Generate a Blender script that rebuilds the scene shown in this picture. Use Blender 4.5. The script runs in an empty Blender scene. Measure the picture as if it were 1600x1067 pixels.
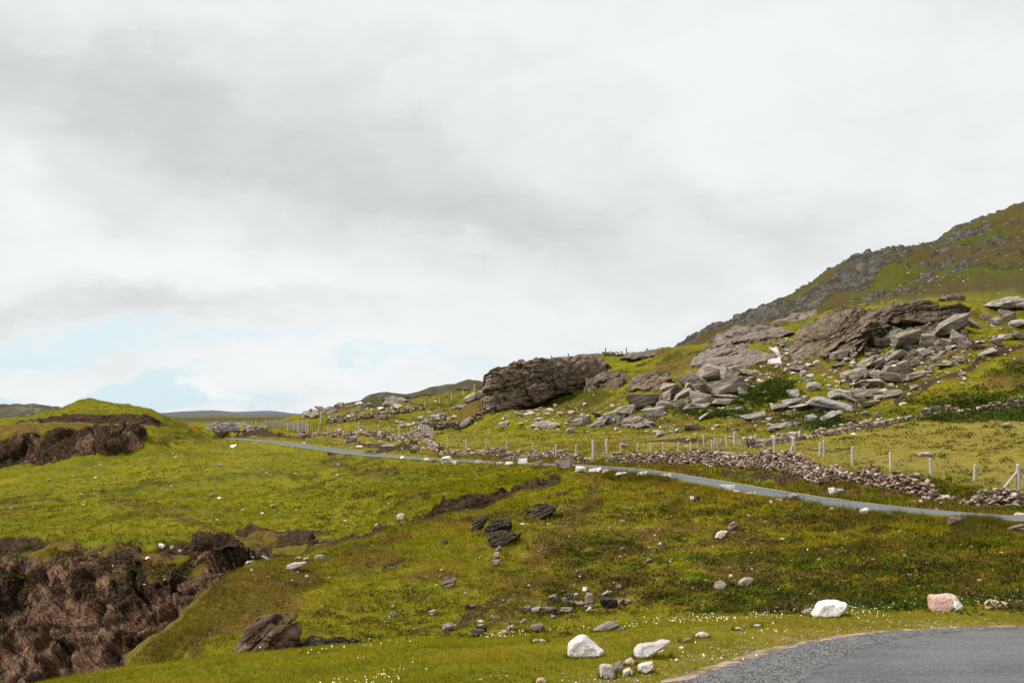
import bpy, bmesh, math, random
import numpy as np
from mathutils import Vector, Matrix, Euler

random.seed(7)
RNG = np.random.default_rng(7)
SC = bpy.context.scene
COL = SC.collection

# ------------------------------------------------------------------ camera
F_PX, CX, CY, HY = 2222.0, 800.0, 533.5, 650.0          # photo pixels, 1600 wide
PITCH = math.atan((HY - CY) / F_PX)
cam = bpy.data.cameras.new("camera")
cam.sensor_width = 36.0
cam.lens = 36.0 * F_PX / 1600.0
cam.clip_start, cam.clip_end = 0.1, 30000.0
cam_o = bpy.data.objects.new("camera", cam)
cam_o.rotation_euler = (math.pi / 2 + PITCH, 0, 0)
COL.objects.link(cam_o)
SC.camera = cam_o

# ------------------------------------------------------------------ exposure
SC.view_settings.view_transform = 'Standard'
SC.view_settings.look = 'None'
SC.view_settings.gamma = 1.0
SC.view_settings.exposure = 0.5

# ------------------------------------------------------------------ sun
SUN_DIR = Vector((-0.60, -0.10, 0.79)).normalized()
sun = bpy.data.lights.new("sun", 'SUN')
sun.energy = 3.5
sun.angle = math.radians(4)
sun.color = (1.0, 0.95, 0.87)
sun_o = bpy.data.objects.new("sun", sun)
sun_o.rotation_euler = SUN_DIR.to_track_quat('Z', 'Y').to_euler()
COL.objects.link(sun_o)


# ------------------------------------------------------------------ node helpers
class NT:
    def __init__(s, tree):
        s.t = tree
        s.n = tree.nodes
        s.l = tree.links

    def node(s, typ, **kw):
        n = s.n.new(typ)
        for k, v in kw.items():
            setattr(n, k, v)
        return n

    def put(s, sock, v):
        if isinstance(v, bpy.types.NodeSocket):
            s.l.new(v, sock)
        elif isinstance(v, (tuple, list)) and len(v) == 3 and sock.type == 'RGBA':
            sock.default_value = (*v, 1)
        else:
            sock.default_value = v

    def m(s, op, a, b=None, c=None, clamp=False):
        n = s.node('ShaderNodeMath', operation=op)
        n.use_clamp = clamp
        s.put(n.inputs[0], a)
        if b is not None: s.put(n.inputs[1], b)
        if c is not None: s.put(n.inputs[2], c)
        return n.outputs[0]

    def mix(s, f, a, b, mode='MIX'):
        n = s.node('ShaderNodeMix', data_type='RGBA', blend_type=mode)
        s.put(n.inputs[0], f); s.put(n.inputs[6], a); s.put(n.inputs[7], b)
        return n.outputs[2]

    def noise(s, vec, scale, detail=4, rough=0.55, dist=0.0, col=False):
        n = s.node('ShaderNodeTexNoise')
        if vec is not None: s.l.new(vec, n.inputs['Vector'])
        s.put(n.inputs['Scale'], scale); n.inputs['Detail'].default_value = detail
        n.inputs['Roughness'].default_value = rough; n.inputs['Distortion'].default_value = dist
        return n.outputs['Color' if col else 'Fac']

    def step(s, v, a, b, lo=0.0, hi=1.0, smooth=True):
        n = s.node('ShaderNodeMapRange')
        n.interpolation_type = 'SMOOTHSTEP' if smooth else 'LINEAR'
        n.clamp = True
        s.put(n.inputs[0], v)
        for i, q in enumerate((a, b, lo, hi)): s.put(n.inputs[i + 1], q)
        return n.outputs[0]

    def bedding(s, v, rot, scale):
        n = s.node('ShaderNodeVectorRotate', rotation_type='EULER_XYZ')
        s.l.new(v, n.inputs['Vector']); n.inputs['Rotation'].default_value = rot
        return s.vmul(n.outputs[0], scale)

    def vmul(s, v, xyz):
        n = s.node('ShaderNodeVectorMath', operation='MULTIPLY')
        s.l.new(v, n.inputs[0]); n.inputs[1].default_value = xyz
        return n.outputs[0]

    def vadd(s, a, b):
        n = s.node('ShaderNodeVectorMath', operation='ADD')
        s.put(n.inputs[0], a); s.put(n.inputs[1], b)
        return n.outputs[0]


# ------------------------------------------------------------------ world: Nishita sky seen through a broken cloud deck
world = bpy.data.worlds.new("World")
SC.world = world
world.use_nodes = True
W = NT(world.node_tree)
W.n.clear()
sky = W.node('ShaderNodeTexSky', sky_type='NISHITA')
sky.sun_disc = False
sky.sun_elevation = math.asin(SUN_DIR.z)
sky.sun_rotation = math.atan2(SUN_DIR.x, SUN_DIR.y)
sky.air_density = 1.0; sky.dust_density = 1.5; sky.ozone_density = 1.0
tc = W.node('ShaderNodeTexCoord')
sep = W.node('ShaderNodeSeparateXYZ'); W.l.new(tc.outputs['Generated'], sep.inputs[0])
AZ = W.m('ARCTAN2', sep.outputs[0], sep.outputs[1])          # bearing from north
EL = W.m('ARCSINE', sep.outputs[2])                          # elevation
comb = W.node('ShaderNodeCombineXYZ'); W.l.new(AZ, comb.inputs[0]); W.l.new(EL, comb.inputs[1])
# warp the bearing/elevation so that cloud masses have ragged edges
wn = W.noise(W.vmul(comb.outputs[0], (1.0, 1.9, 1.0)), 9.0, 6, 0.6, col=True)
wsub = W.node('ShaderNodeVectorMath', operation='SUBTRACT'); W.l.new(wn, wsub.inputs[0]); wsub.inputs[1].default_value = (.5, .5, .5)
wv = W.vadd(comb.outputs[0], W.vmul(wsub.outputs[0], (0.15, 0.085, 0.0)))
wsep = W.node('ShaderNodeSeparateXYZ'); W.l.new(wv, wsep.inputs[0])
A, E = wsep.outputs[0], wsep.outputs[1]


def bank(px, py, rx, ry, rot=0.0, p=1.0):
    """soft elliptical cloud mass; centre and radii in photo pixels turned into sky angles"""
    a0, e0 = math.atan((px - 800) / F_PX), math.atan((650 - py) / F_PX)
    c, s_ = math.cos(math.radians(rot)), math.sin(math.radians(rot))
    da, de = W.m('SUBTRACT', A, a0), W.m('SUBTRACT', E, e0)
    u = W.m('DIVIDE', W.m('ADD', W.m('MULTIPLY', da, c), W.m('MULTIPLY', de, s_)), rx / F_PX)
    v = W.m('DIVIDE', W.m('SUBTRACT', W.m('MULTIPLY', de, c), W.m('MULTIPLY', da, s_)), ry / F_PX)
    r2 = W.m('ADD', W.m('MULTIPLY', u, u), W.m('MULTIPLY', v, v))
    return W.m('EXPONENT', W.m('MULTIPLY', r2, -p))


lum = W.m('ADD', 0.905, W.m('MULTIPLY', W.m('SUBTRACT', W.noise(W.vmul(wv, (4.2, 7.2, 1)), 2.4, 7, 0.54, 0.1), 0.5), 0.36))
for (px, py, rx, ry, rot, d) in (
        (120, 170, 600, 130, -3, -0.125), (520, 270, 420, 110, -14, -0.13), (30, 320, 70, 34, -20, 0.10), (550, 470, 180, 26, 8, 0.05), (380, 300, 60, 20, -20, 0.04), (760, 330, 260, 70, -12, -0.05),
        (1060, 170, 330, 190, 10, 0.065), (1250, 60, 250, 90, 0, 0.03), (1190, 335, 200, 56, -24, -0.15), (880, 340, 240, 60, -10, -0.05), (1000, 320, 40, 20, 0, 0.04),
        (960, 330, 150, 60, 0, -0.06), (1180, 300, 60, 26, -35, 0.04), (1330, 250, 120, 120, 0, 0.03),
        (1560, 30, 160, 60, 0, -0.10), (250, 415, 420, 40, -4, 0.10), (60, 310, 90, 40, -25, 0.06), (180, 330, 110, 26, -25, -0.05),
        (120, 492, 440, 26, 2, -0.15), (300, 140, 600, 60, -4, -0.05), (620, 330, 300, 50, -14, -0.06), (250, 440, 260, 16, -4, 0.05), (400, 450, 200, 14, 0, 0.04), (90, 597, 95, 24, 0, 0.10), (335, 612, 30, 24, 0, 0.10),
        (520, 560, 330, 40, -4, 0.08), (420, 20, 500, 40, 0, 0.03), (760, 505, 200, 40, 0, 0.05)):
    lum = W.m('ADD', lum, W.m('MULTIPLY', bank(px, py, rx, ry, rot), d))
cov = W.m('ADD', 1.02, W.m('MULTIPLY', W.m('SUBTRACT', W.noise(W.vmul(wv, (3.0, 12, 1)), 3.0, 6, 0.6), 0.5), 0.7))
for (px, py, rx, ry, rot, d) in (
        (235, 618, 110, 34, 0, -1.9), (30, 632, 170, 20, 0, -1.5), (-10, 590, 40, 40, 0, -0.9), (140, 534, 220, 18, 3, -0.62), (420, 625, 60, 16, 0, -0.3),
        (650, 562, 170, 9, -2, -0.38), (780, 500, 120, 10, -6, -0.2), (450, 520, 160, 8, 0, -0.35), (1000, 455, 160, 14, -10, -0.25), (90, 597, 90, 24, 0, 1.6), (335, 610, 34, 26, 0, 0.9), (250, 563, 160, 12, 0, 0.4), (300, 440, 700, 60, 0, 0.5)):
    cov = W.m('ADD', cov, W.m('MULTIPLY', bank(px, py, rx, ry, rot), d))
bil = W.noise(W.vmul(wv, (6.0, 17, 1)), 3.0, 7, 0.62)
lowband = W.step(EL, 0.035, 0.085, 1, 0)
lum = W.m('ADD', lum, W.m('MULTIPLY', W.m('MULTIPLY', W.m('SUBTRACT', bil, 0.5), lowband), 0.25))
cov = W.step(W.m('ADD', cov, W.m('MULTIPLY', W.m('MULTIPLY', W.m('SUBTRACT', bil, 0.53), lowband), 1.4)), 0.2, 1.0)
zen = W.step(EL, 0.33, 1.1, 1.0, 1.1)                        # an overcast sky is brightest overhead
K = 10.0 / (2 ** 0.5)
lum = W.m('SUBTRACT', 0.945, W.m('MULTIPLY', W.m('LOGARITHM', W.m('ADD', 1.0, W.m('EXPONENT', W.m('MULTIPLY', W.m('SUBTRACT', 0.945, lum), 16.0))), math.e), 1 / 16.0))
lumz = W.m('MULTIPLY', W.m('MULTIPLY', lum, zen), K)
cg = W.node('ShaderNodeCombineColor')
W.put(cg.inputs[0], W.m('MULTIPLY', lumz, 0.966)); W.put(cg.inputs[1], W.m('MULTIPLY', lumz, 0.997)); W.put(cg.inputs[2], W.m('MULTIPLY', lumz, 1.008))
blue = W.mix(0.82, W.mix(1.0, sky.outputs[0], (0.8, 0.88, 0.95), 'MULTIPLY'), (5.5, 6.75, 7.2))
bg = W.node('ShaderNodeBackground'); bg.inputs[1].default_value = 0.1
W.l.new(W.mix(cov, blue, cg.outputs[0]), bg.inputs[0])
wo = W.node('ShaderNodeOutputWorld'); W.l.new(bg.outputs[0], wo.inputs[0])


# ------------------------------------------------------------------ numpy noise
def _h(ix, iy, iz, s=0):
    n = (ix * 374761393 + iy * 668265263 + iz * 2147483647 + s * 974711) & 0xffffffff
    n = ((n ^ (n >> 13)) * 1274126177) & 0xffffffff
    n = ((n ^ (n >> 16)) * 2246822519) & 0xffffffff
    return ((n ^ (n >> 15)) & 0xffffff) / float(0xffffff)


def vnoise(p, seed=0):
    """smooth value noise in -1..1"""
    i = np.floor(p).astype(np.int64); f = p - i
    f = f * f * f * (f * (f * 6 - 15) + 10)
    r = np.zeros(len(p))
    for dx in (0, 1):
        wx = f[:, 0] if dx else 1 - f[:, 0]
        for dy in (0, 1):
            wy = f[:, 1] if dy else 1 - f[:, 1]
            for dz in (0, 1):
                wz = f[:, 2] if dz else 1 - f[:, 2]
                r += wx * wy * wz * _h(i[:, 0] + dx, i[:, 1] + dy, i[:, 2] + dz, seed)
    return r * 2 - 1


def fbm(p, octv=4, seed=0, gain=0.5):
    r = np.zeros(len(p)); a = 1.0; q = np.array(p, float); n = 0
    for k in range(octv):
        r += a * vnoise(q + k * 17.3, seed + k); n += a
        q = q * 2.03; a *= gain
    return r / n * 1.6


def worley(p, seed=0):
    i = np.floor(p).astype(np.int64)
    f1 = np.full(len(p), 9.0); f2 = np.full(len(p), 9.0); rid = np.zeros(len(p))
    for dx in (-1, 0, 1):
        for dy in (-1, 0, 1):
            for dz in (-1, 0, 1):
                c = i + np.array([dx, dy, dz])
                j = np.stack([_h(c[:, 0], c[:, 1], c[:, 2], seed + k) for k in (1, 2, 3)], 1)
                d = ((c + j - p) ** 2).sum(1)
                w = d < f1
                f2 = np.where(w, f1, np.minimum(f2, d))
                f1 = np.where(w, d, f1)
                rid = np.where(w, _h(c[:, 0], c[:, 1], c[:, 2], seed + 9), rid)
    return np.sqrt(f1), np.sqrt(f2), rid


def rot_xz(p, deg):
    a = math.radians(deg); c, s = math.cos(a), math.sin(a)
    return np.stack([p[:, 0] * c + p[:, 2] * s, p[:, 1], -p[:, 0] * s + p[:, 2] * c], 1)


def blocky(p, dims, dip, seed=0, crack=0.5):
    """jointed rock: every block of the bedding sits proud or back by its own amount, joints are cut in"""
    q = rot_xz(p, dip) / np.array(dims)
    q = q + 0.13 * np.stack([vnoise(q * 1.3 + 5, seed), vnoise(q * 1.3 + 15, seed + 1), vnoise(q * 1.3 + 25, seed + 2)], 1)
    f1, f2, r = worley(q, seed)
    return (r - 0.5) * 2 - crack * np.exp(-(f2 - f1) / 0.09)


def bedded(p, t, w, dip, seed=0, crack=.5):
    """bedding planes of uneven thickness cut by joints: each block of each bed sits at its own depth"""
    q = rot_xz(p, dip)
    wz = q[:, 2] / t + .55 * vnoise(q / (t * 6) + 3, seed) + .12 * vnoise(q / (t * .9), seed + 1)
    wz = wz + .45 * np.sin(wz * 1.9)
    lay = np.floor(wz).astype(np.int64); fz = wz - lay
    off = _h(lay, lay * 0 + 3, lay * 0 + 5, seed) * 9
    wx = q[:, 0] / w + off + .25 * vnoise(q / (w * .8) + 9, seed + 2); wy = q[:, 1] / w + off * 1.7 + .25 * vnoise(q / (w * .8) + 29, seed + 3)
    ix, iy = np.floor(wx).astype(np.int64), np.floor(wy).astype(np.int64)
    d = (_h(lay, lay * 0, lay * 0, seed + 4) - .5) * .9 + (_h(ix, iy, lay, seed + 5) - .5) * 1.1
    e = np.minimum(np.minimum(fz, 1 - fz) * 1.0, np.minimum(np.minimum(wx - ix, 1 - wx + ix), np.minimum(wy - iy, 1 - wy + iy)) * 2.2)
    return d - crack * np.exp(-(e / .07) ** 1.0)


def sstep(x, a, b):
    t = np.clip((x - a) / (b - a), 0, 1)
    return t * t * (3 - 2 * t)


# ------------------------------------------------------------------ mesh helpers
def np_mesh(name, V, F, mat=None, smooth=False, attrs=None):
    """V (n,3), F (m,3) or (m,4) -> one mesh object"""
    me = bpy.data.meshes.new(name)
    V = np.asarray(V, np.float32); F = np.asarray(F, np.int32)
    k = F.shape[1]
    me.vertices.add(len(V)); me.vertices.foreach_set('co', V.ravel())
    me.loops.add(F.size); me.loops.foreach_set('vertex_index', F.ravel())
    me.polygons.add(len(F))
    me.polygons.foreach_set('loop_start', np.arange(0, F.size, k, dtype=np.int32))
    me.polygons.foreach_set('use_smooth', np.full(len(F), smooth, bool))
    for an, arr in (attrs or {}).items():
        at = me.attributes.new(an, 'FLOAT_COLOR', 'POINT')
        arr = np.asarray(arr, np.float32)
        if arr.shape[1] == 3: arr = np.concatenate([arr, np.ones((len(arr), 1), np.float32)], 1)
        at.data.foreach_set('color', arr.ravel())
    me.update(calc_edges=True)
    if mat: me.materials.append(mat)
    o = bpy.data.objects.new(name, me)
    COL.objects.link(o)
    return o


def tag(o, label=None, cat=None, group=None, kind=None):
    for k, v in (('label', label), ('category', cat), ('group', group), ('kind', kind)):
        if v: o[k] = v
    return o


def empty(name, loc):
    o = bpy.data.objects.new(name, None)
    o.empty_display_size = 0.2
    o.location = loc
    COL.objects.link(o)
    return o


def merge(protos, which, M3, T, cols=None):
    """numpy instancing into ONE mesh: protos [(V,F)], which (n,), M3 (n,3,3), T (n,3), cols (n,3)"""
    Vs, Fs, Cs, off = [], [], [], 0
    for k, (pv, pf) in enumerate(protos):
        idx = np.where(which == k)[0]
        if not len(idx): continue
        v = np.einsum('nij,vj->nvi', M3[idx], pv) + T[idx][:, None, :]
        n = len(pv)
        f = pf[None] + (np.arange(len(idx)) * n)[:, None, None] + off
        Vs.append(v.reshape(-1, 3)); Fs.append(f.reshape(-1, pf.shape[1])); off += n * len(idx)
        if cols is not None: Cs.append(np.repeat(cols[idx], n, 0))
    return np.concatenate(Vs), np.concatenate(Fs), (np.concatenate(Cs) if cols is not None else None)


def rotz(a):
    c, s = np.cos(a), np.sin(a); z = np.zeros_like(a); o = np.ones_like(a)
    return np.stack([np.stack([c, -s, z], -1), np.stack([s, c, z], -1), np.stack([z, z, o], -1)], -2)


def rotx(a):
    c, s = np.cos(a), np.sin(a); z = np.zeros_like(a); o = np.ones_like(a)
    return np.stack([np.stack([o, z, z], -1), np.stack([z, c, -s], -1), np.stack([z, s, c], -1)], -2)


def ray(px, py):
    """pixel of the photograph -> (x/y, z/y) of its view ray"""
    px = np.asarray(px, float); py = np.asarray(py, float)
    a = (px - CX) / F_PX; b = (CY - py) / F_PX
    c, s = math.cos(PITCH), math.sin(PITCH)
    dy = c - b * s
    return a / dy, (s + b * c) / dy


# ------------------------------------------------------------------ terrain: profile lines near -> far, each (pixel x, distance, pixel y) or ('z', height)
Z = 'z'
L = []
L.append([(-900, 2.5, Z, -3.0), (0, 2.5, Z, -2.62), (800, 2.5, Z, -2.55), (2500, 2.5, Z, -2.5)])
L.append([(-900, 7, Z, -3.6), (0, 7, Z, -2.8), (800, 7, Z, -2.56), (2500, 7, Z, -2.52)])
L.append([(-900, 12, Z, -4.3), (0, 13, Z, -3.15), (400, 13.6, Z, -2.9), (800, 13.9, Z, -2.66), (1000, 13.9, Z, -2.61), (2500, 13.9, Z, -2.58)])
L.append([(-900, 15, Z, -5.5), (-300, 17, Z, -4.5), (0, 18.5, 1083), (75, 19, 1066), (200, 19.5, 1045), (330, 20, 1028), (450, 20.5, 1018), (600, 21, 1005),
          (700, 21.5, 998), (800, 22, 993), (900, 23, 985), (1000, 24, 974), (1100, 25, 962), (1200, 25, 951), (1260, 24.5, 948), (1400, 24.5, 945),
          (1500, 25, 931), (1600, 26, 931), (2500, 24, 925)])
L.append([(-900, 20, Z, -17), (0, 24, Z, -14), (200, 25, Z, -9.5), (330, 26, Z, -7.5), (600, 28, Z, -5.9), (800, 28, Z, -5.2), (1000, 29, Z, -5.0), (1200, 29, Z, -4.75),
          (1600, 29, Z, -4.3), (2500, 26.5, Z, -4.2)])
L.append([(-900, 28, Z, -24), (0, 30, Z, -20), (200, 32, Z, -8.2), (300, 37, 1010), (400, 40, 960), (500, 44, 920), (600, 46, 900), (700, 48, 880), (800, 50, 865),
          (900, 52, 855), (1000, 52, 850), (1200, 48, 850), (1400, 43, 860), (1600, 39, 875), (2500, 29, Z, -4.0)])
L.append([(-900, 33, Z, -28), (0, 33, Z, -24), (150, 35, Z, -14), (200, 37, 1045), (240, 38, 1010), (270, 40, 985), (300, 42, 960), (340, 45, 925), (370, 47, 903),
          (400, 49, 886), (450, 52, 872), (500, 55, 862), (550, 58, 848), (600, 62, 831), (650, 66, 821), (700, 70, 808), (750, 75, 794), (800, 81, 775),
          (850, 87, 763), (900, 90, 747), (1000, 80, 757), (1200, 62, 785), (1600, 43, 846), (2500, 31, Z, -3.85)])
L.append([(-900, 74, Z, -27), (0, 77, Z, -27), (100, 75, Z, -26), (200, 72, Z, -24), (300, 72, Z, -17), (400, 74, Z, -11), (500, 75, Z, -8.8), (560, 73.5, Z, -7.0), (600, 71, Z, -6.9),
          (650, 73, Z, -6.5), (700, 76, Z, -6.3), (750, 80, Z, -6.0), (800, 85, Z, -5.6), (850, 89, Z, -5.0), (900, 93, Z, -4.0), (1000, 82, 754), (1200, 63.3, 782), (1600, 44, 842), (2500, 32, Z, -3.84)])
L.append([(-900, 84, Z, -12), (0, 86, 925), (100, 83, 920), (200, 79, 925), (300, 79, 900), (400, 80, 868), (480, 80, 856), (520, 80, 855), (560, 78, 846), (600, 76, 834),
          (650, 77, 812), (700, 81, 793), (755, 86, 784), (792, 90, 771), (825, 92.5, 763), (850, 94, 757), (900, 95, 744), (1000, 83.5, 752), (1200, 64.3, 779.5), (1600, 44.8, 839), (2500, 33, Z, -3.83)])
L.append([(-900, 93, 850), (0, 93, 850), (50, 92, 845), (100, 90, 848), (130, 88, 858), (180, 84, 852), (210, 84, 853), (230, 82, 868), (270, 84, 852), (350, 88, 840),
          (430, 90, 835), (480, 88, 838), (520, 86, 845), (560, 82, 835), (600, 80, 826), (640, 78.5, 810), (662, 80, 799), (700, 84, 780), (755, 89, 774), (792, 93, 762), (825, 95, 755), (850, 96.5, 750),
          (900, 97.5, 741), (1000, 85, 749), (1200, 65.3, 777), (1600, 45.5, 836), (2500, 34, Z, -3.82)])
L.append([(-900, 130, 788), (0, 130, 785), (200, 125, 775), (400, 130, 760), (500, 125, 757), (600, 110, 760), (700, 101, 754), (800, 102, 746), (850, 102, 741), (900, 100, 739.5),
          (1000, 86.6, 746.5), (1200, 66.3, 775), (1600, 46.3, 833), (2500, 35, Z, -3.81)])
L.append([(-900, 190, 735), (0, 190, 735), (50, 186, 728), (100, 182, 722), (180, 181, 712), (240, 185, 702), (290, 205, 690), (330, 226, 686), (372, 238, 687), (400, 222, 690.5), (450, 201, 698),
          (500, 182, 703), (600, 150, 714), (700, 128, 722), (800, 114, 727), (850, 108.5, 729), (900, 103, 734), (950, 97, 739), (1000, 90, 742), (1100, 79, 755), (1200, 68, 771),
          (1300, 60.4, 787), (1400, 54.7, 801), (1500, 50.5, 814.5), (1600, 47, 830), (2500, 36, Z, -3.8)])
L.append([(-900, 196, 682), (0, 194, 682), (50, 191, 672), (100, 188, 668), (150, 187, 667), (200, 188, 676), (240, 190, 690), (290, 211, 686), (330, 232, 682), (372, 250, 683.5), (400, 234, 686), (450, 211, 690),
          (500, 191, 697), (600, 158, 710), (700, 137, 717), (800, 122, 722), (900, 109, 725), (950, 104, 728), (1000, 98, 731), (1100, 86, 746), (1200, 74, 763), (1300, 65, 780),
          (1400, 60, 791.5), (1500, 56.5, 800), (1600, 52, 813.5), (2500, 40, Z, -3.8)])
L.append([(-900, 206, 672), (0, 208, 668), (30, 206, 664), (80, 205, 661), (150, 205, 661), (200, 205, 663), (240, 206, 670), (290, 220, 674), (330, 242, 678), (380, 260, 677), (430, 254, 677),
          (480, 240, 683), (550, 225, 685), (600, 216, 685), (650, 205, 686), (672, 185, 693), (690, 155, 712), (700, 150, 712), (800, 132, 718), (900, 116, 721), (1000, 106, 725),
          (1100, 96, 725), (1200, 84, 730), (1300, 72, 748), (1400, 65, 768), (1500, 60.5, 780), (1600, 56, 796), (2500, 44, Z, -3.6)])
L.append([(-900, 208, 668), (0, 210, 664), (30, 208, 660), (80, 207, 652), (110, 207, 648), (150, 207, 646), (200, 207, 649), (230, 208, 655), (250, 210, 663), (290, 225, 669), (340, 262, 674),
          (430, 266, 673), (480, 245, 679), (550, 229, 681), (600, 219, 681), (650, 208.5, 682), (672, 189, 689), (690, 159, 705), (700, 154, 704), (800, 136, 712), (900, 120, 715), (1000, 110, 712),
          (1100, 100, 707), (1200, 88, 713), (1300, 75.5, 730), (1400, 68, 748), (1500, 63, 760), (1600, 58.5, 765), (2500, 47, Z, -3.1)])
L.append([(-900, 230, 668), (0, 230, 660), (30, 228, 653), (60, 226, 644), (100, 225, 636), (140, 224, 630.5), (180, 224, 631), (210, 224, 637), (240, 224, 646), (270, 227, 656), (290, 231, 664),
          (310, 250, 670), (340, 275, 673), (400, 290, 671), (480, 268, 670), (600, 250, 668), (700, 232, 671), (800, 185, 685), (900, 165, 688), (1000, 150, 690), (1100, 135, 688), (1200, 125, 690),
          (1300, 128, 682), (1420, 140, 664), (1500, 132, 662), (1600, 130, 660), (2500, 110, 660)])
L.append([(-900, 262, Z, -4), (0, 260, Z, -4), (250, 260, Z, -3.8), (290, 262, Z, -3.4), (330, 300, 672), (400, 320, 669), (480, 300, 664), (600, 275, 656), (700, 262, 657), (760, 240, 646),
          (800, 220, 650), (900, 200, 660), (1000, 190, 662), (1100, 175, 655), (1200, 165, 660), (1300, 165, 650), (1400, 165, 625), (1500, 158, 636), (1600, 150, 640), (2500, 130, 640)])
L.append([(-900, 320, Z, -6), (0, 320, Z, -6), (290, 330, Z, -4.2), (340, 360, 668), (400, 380, 665), (480, 345, 655), (560, 325, 648), (600, 320, 640), (650, 318, 634), (700, 300, 632), (740, 275, 630), (760, 262, 640),
          (800, 255, 635), (900, 245, 630), (1000, 225, 610), (1100, 205, 600), (1200, 195, 610), (1300, 195, 600), (1400, 190, 600), (1500, 185, 575), (1600, 180, 580), (2500, 165, 570)])
L.append([(-900, 430, 668), (200, 430, 667), (300, 430, 664.5), (400, 420, 662), (440, 410, 657), (470, 400, 650), (507, 400, 640), (554, 395, 632), (600, 390, 629), (640, 380, 627), (676, 360, 620),
          (714, 330, 615), (751, 300, 609), (770, 280, 600), (800, 280, 584), (860, 285, 566), (900, 290, 560), (950, 300, 556), (1000, 310, 552), (1050, 300, 547), (1100, 290, 540), (1200, 270, 515),
          (1280, 255, 494), (1330, 245, 482), (1400, 240, 472), (1500, 238, 470), (1550, 240, 476), (1600, 240, 479), (2500, 230, 450)])
L.append([(-900, 600, 662), (300, 600, 660), (400, 600, 659), (470, 500, 660), (600, 470, 655), (760, 400, 640), (950, 380, 575), (1050, 370, 557), (1200, 320, 522), (1300, 300, 500), (1400, 290, 480), (1500, 290, 477),
          (1600, 290, 484), (2500, 280, 440)])
L.append([(-900, 1000, 657), (300, 1000, 656), (470, 900, 657), (760, 700, 650), (950, 600, 600), (1050, 560, 556), (1200, 460, 506), (1300, 440, 482), (1400, 430, 458), (1500, 430, 442), (1600, 430, 430), (2500, 430, 330)])
L.append([(-900, 2000, 652.5), (300, 2000, 652.5), (470, 1600, 653), (760, 1100, 650), (900, 800, 620), (1000, 700, 572), (1040, 680, 549), (1060, 660, 541), (1100, 640, 520), (1150, 620, 499), (1200, 605, 481),
          (1240, 600, 460), (1250, 600, 456), (1300, 600, 425), (1350, 600, 402), (1400, 600, 385), (1450, 610, 377), (1475, 612, 371), (1500, 612, 353), (1550, 615, 339), (1600, 620, 325), (1800, 640, 265), (2500, 700, 190)])
L.append([(-900, 6500, 650.3), (300, 6500, 650.3), (760, 6500, 650.3), (1000, 6000, 650.3), (1600, 6000, 650.3), (2500, 6000, 650.3)])

PXC = np.unique(np.concatenate([np.linspace(-900, -60, 60), np.arange(-60, 1661, 1.75), np.linspace(1661, 2500, 60)]))
NC = len(PXC)
UC = ray(PXC, 700.0)[0]
DK = np.zeros((len(L), NC)); ZK = np.zeros((len(L), NC))


def smooth1(a, w=7):
    k = np.hanning(w + 2)[1:-1]; k /= k.sum()
    return np.convolve(np.pad(a, w // 2, mode='edge'), k, 'valid')


for i, ln in enumerate(L):
    px = np.array([p[0] for p in ln], float); D = np.array([p[1] for p in ln], float)
    z = np.array([p[3] if p[2] == Z else ray(p[0], p[2])[1] * p[1] for p in ln])
    d = np.interp(PXC, px, D)
    v = np.interp(PXC, px, z / D)
    DK[i] = smooth1(d); ZK[i] = smooth1(v) * DK[i]
for i in range(1, len(L)):
    DK[i] = np.maximum(DK[i], DK[i - 1] + 0.25)

ROWS = [10, 30, 70, 20, 64, 64, 14, 120, 54, 46, 36, 26, 16, 12, 30, 26, 28, 40, 6, 10, 74, 10]
TR = np.concatenate([i + np.arange(n) / n for i, n in enumerate(ROWS)] + [[len(ROWS)]])
NR = len(TR)


def pchip_rows(Dk, Zk):
    h = np.diff(Dk, axis=0); dl = np.diff(Zk, axis=0) / h
    m = np.zeros_like(Zk)
    w1 = 2 * h[1:] + h[:-1]; w2 = h[1:] + 2 * h[:-1]
    same = dl[1:] * dl[:-1] > 0
    with np.errstate(divide='ignore', invalid='ignore'):
        hm = (w1 + w2) / (w1 / dl[:-1] + w2 / dl[1:])
    m[1:-1] = np.where(same, hm, 0); m[0] = dl[0]; m[-1] = dl[-1]
    Dr = np.zeros((NR, Dk.shape[1])); Zr = np.zeros_like(Dr)
    for r, t in enumerate(TR):
        i = min(int(t), len(ROWS) - 1); s = t - i
        Dr[r] = Dk[i] + s * h[i]
        h00 = (1 + 2 * s) * (1 - s) ** 2; h10 = s * (1 - s) ** 2; h01 = s * s * (3 - 2 * s); h11 = s * s * (s - 1)
        Zr[r] = h00 * Zk[i] + h10 * h[i] * m[i] + h01 * Zk[i + 1] + h11 * h[i] * m[i + 1]
    return Dr, Zr


GD, GZ = pchip_rows(DK, ZK)
GX = GD * UC[None, :]
PXG = np.broadcast_to(PXC[None], GD.shape)
TG = np.broadcast_to(TR[:, None], GD.shape)


def band(lo, hi, soft=0.12):
    return sstep(TG, lo - soft, lo + soft) * (1 - sstep(TG, hi - soft, hi + soft))


def cols(a, b, soft=20):
    return sstep(PXG, a - soft, a + soft) * (1 - sstep(PXG, b - soft, b + soft))


P3 = np.stack([GX.ravel(), GD.ravel(), np.zeros(GD.size)], 1)


def fb(scale, o=4, s=0, gain=0.5, sx=1.0):
    return fbm(P3 / np.array([scale * sx, scale, scale]), o, s, gain).reshape(GD.shape)


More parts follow.
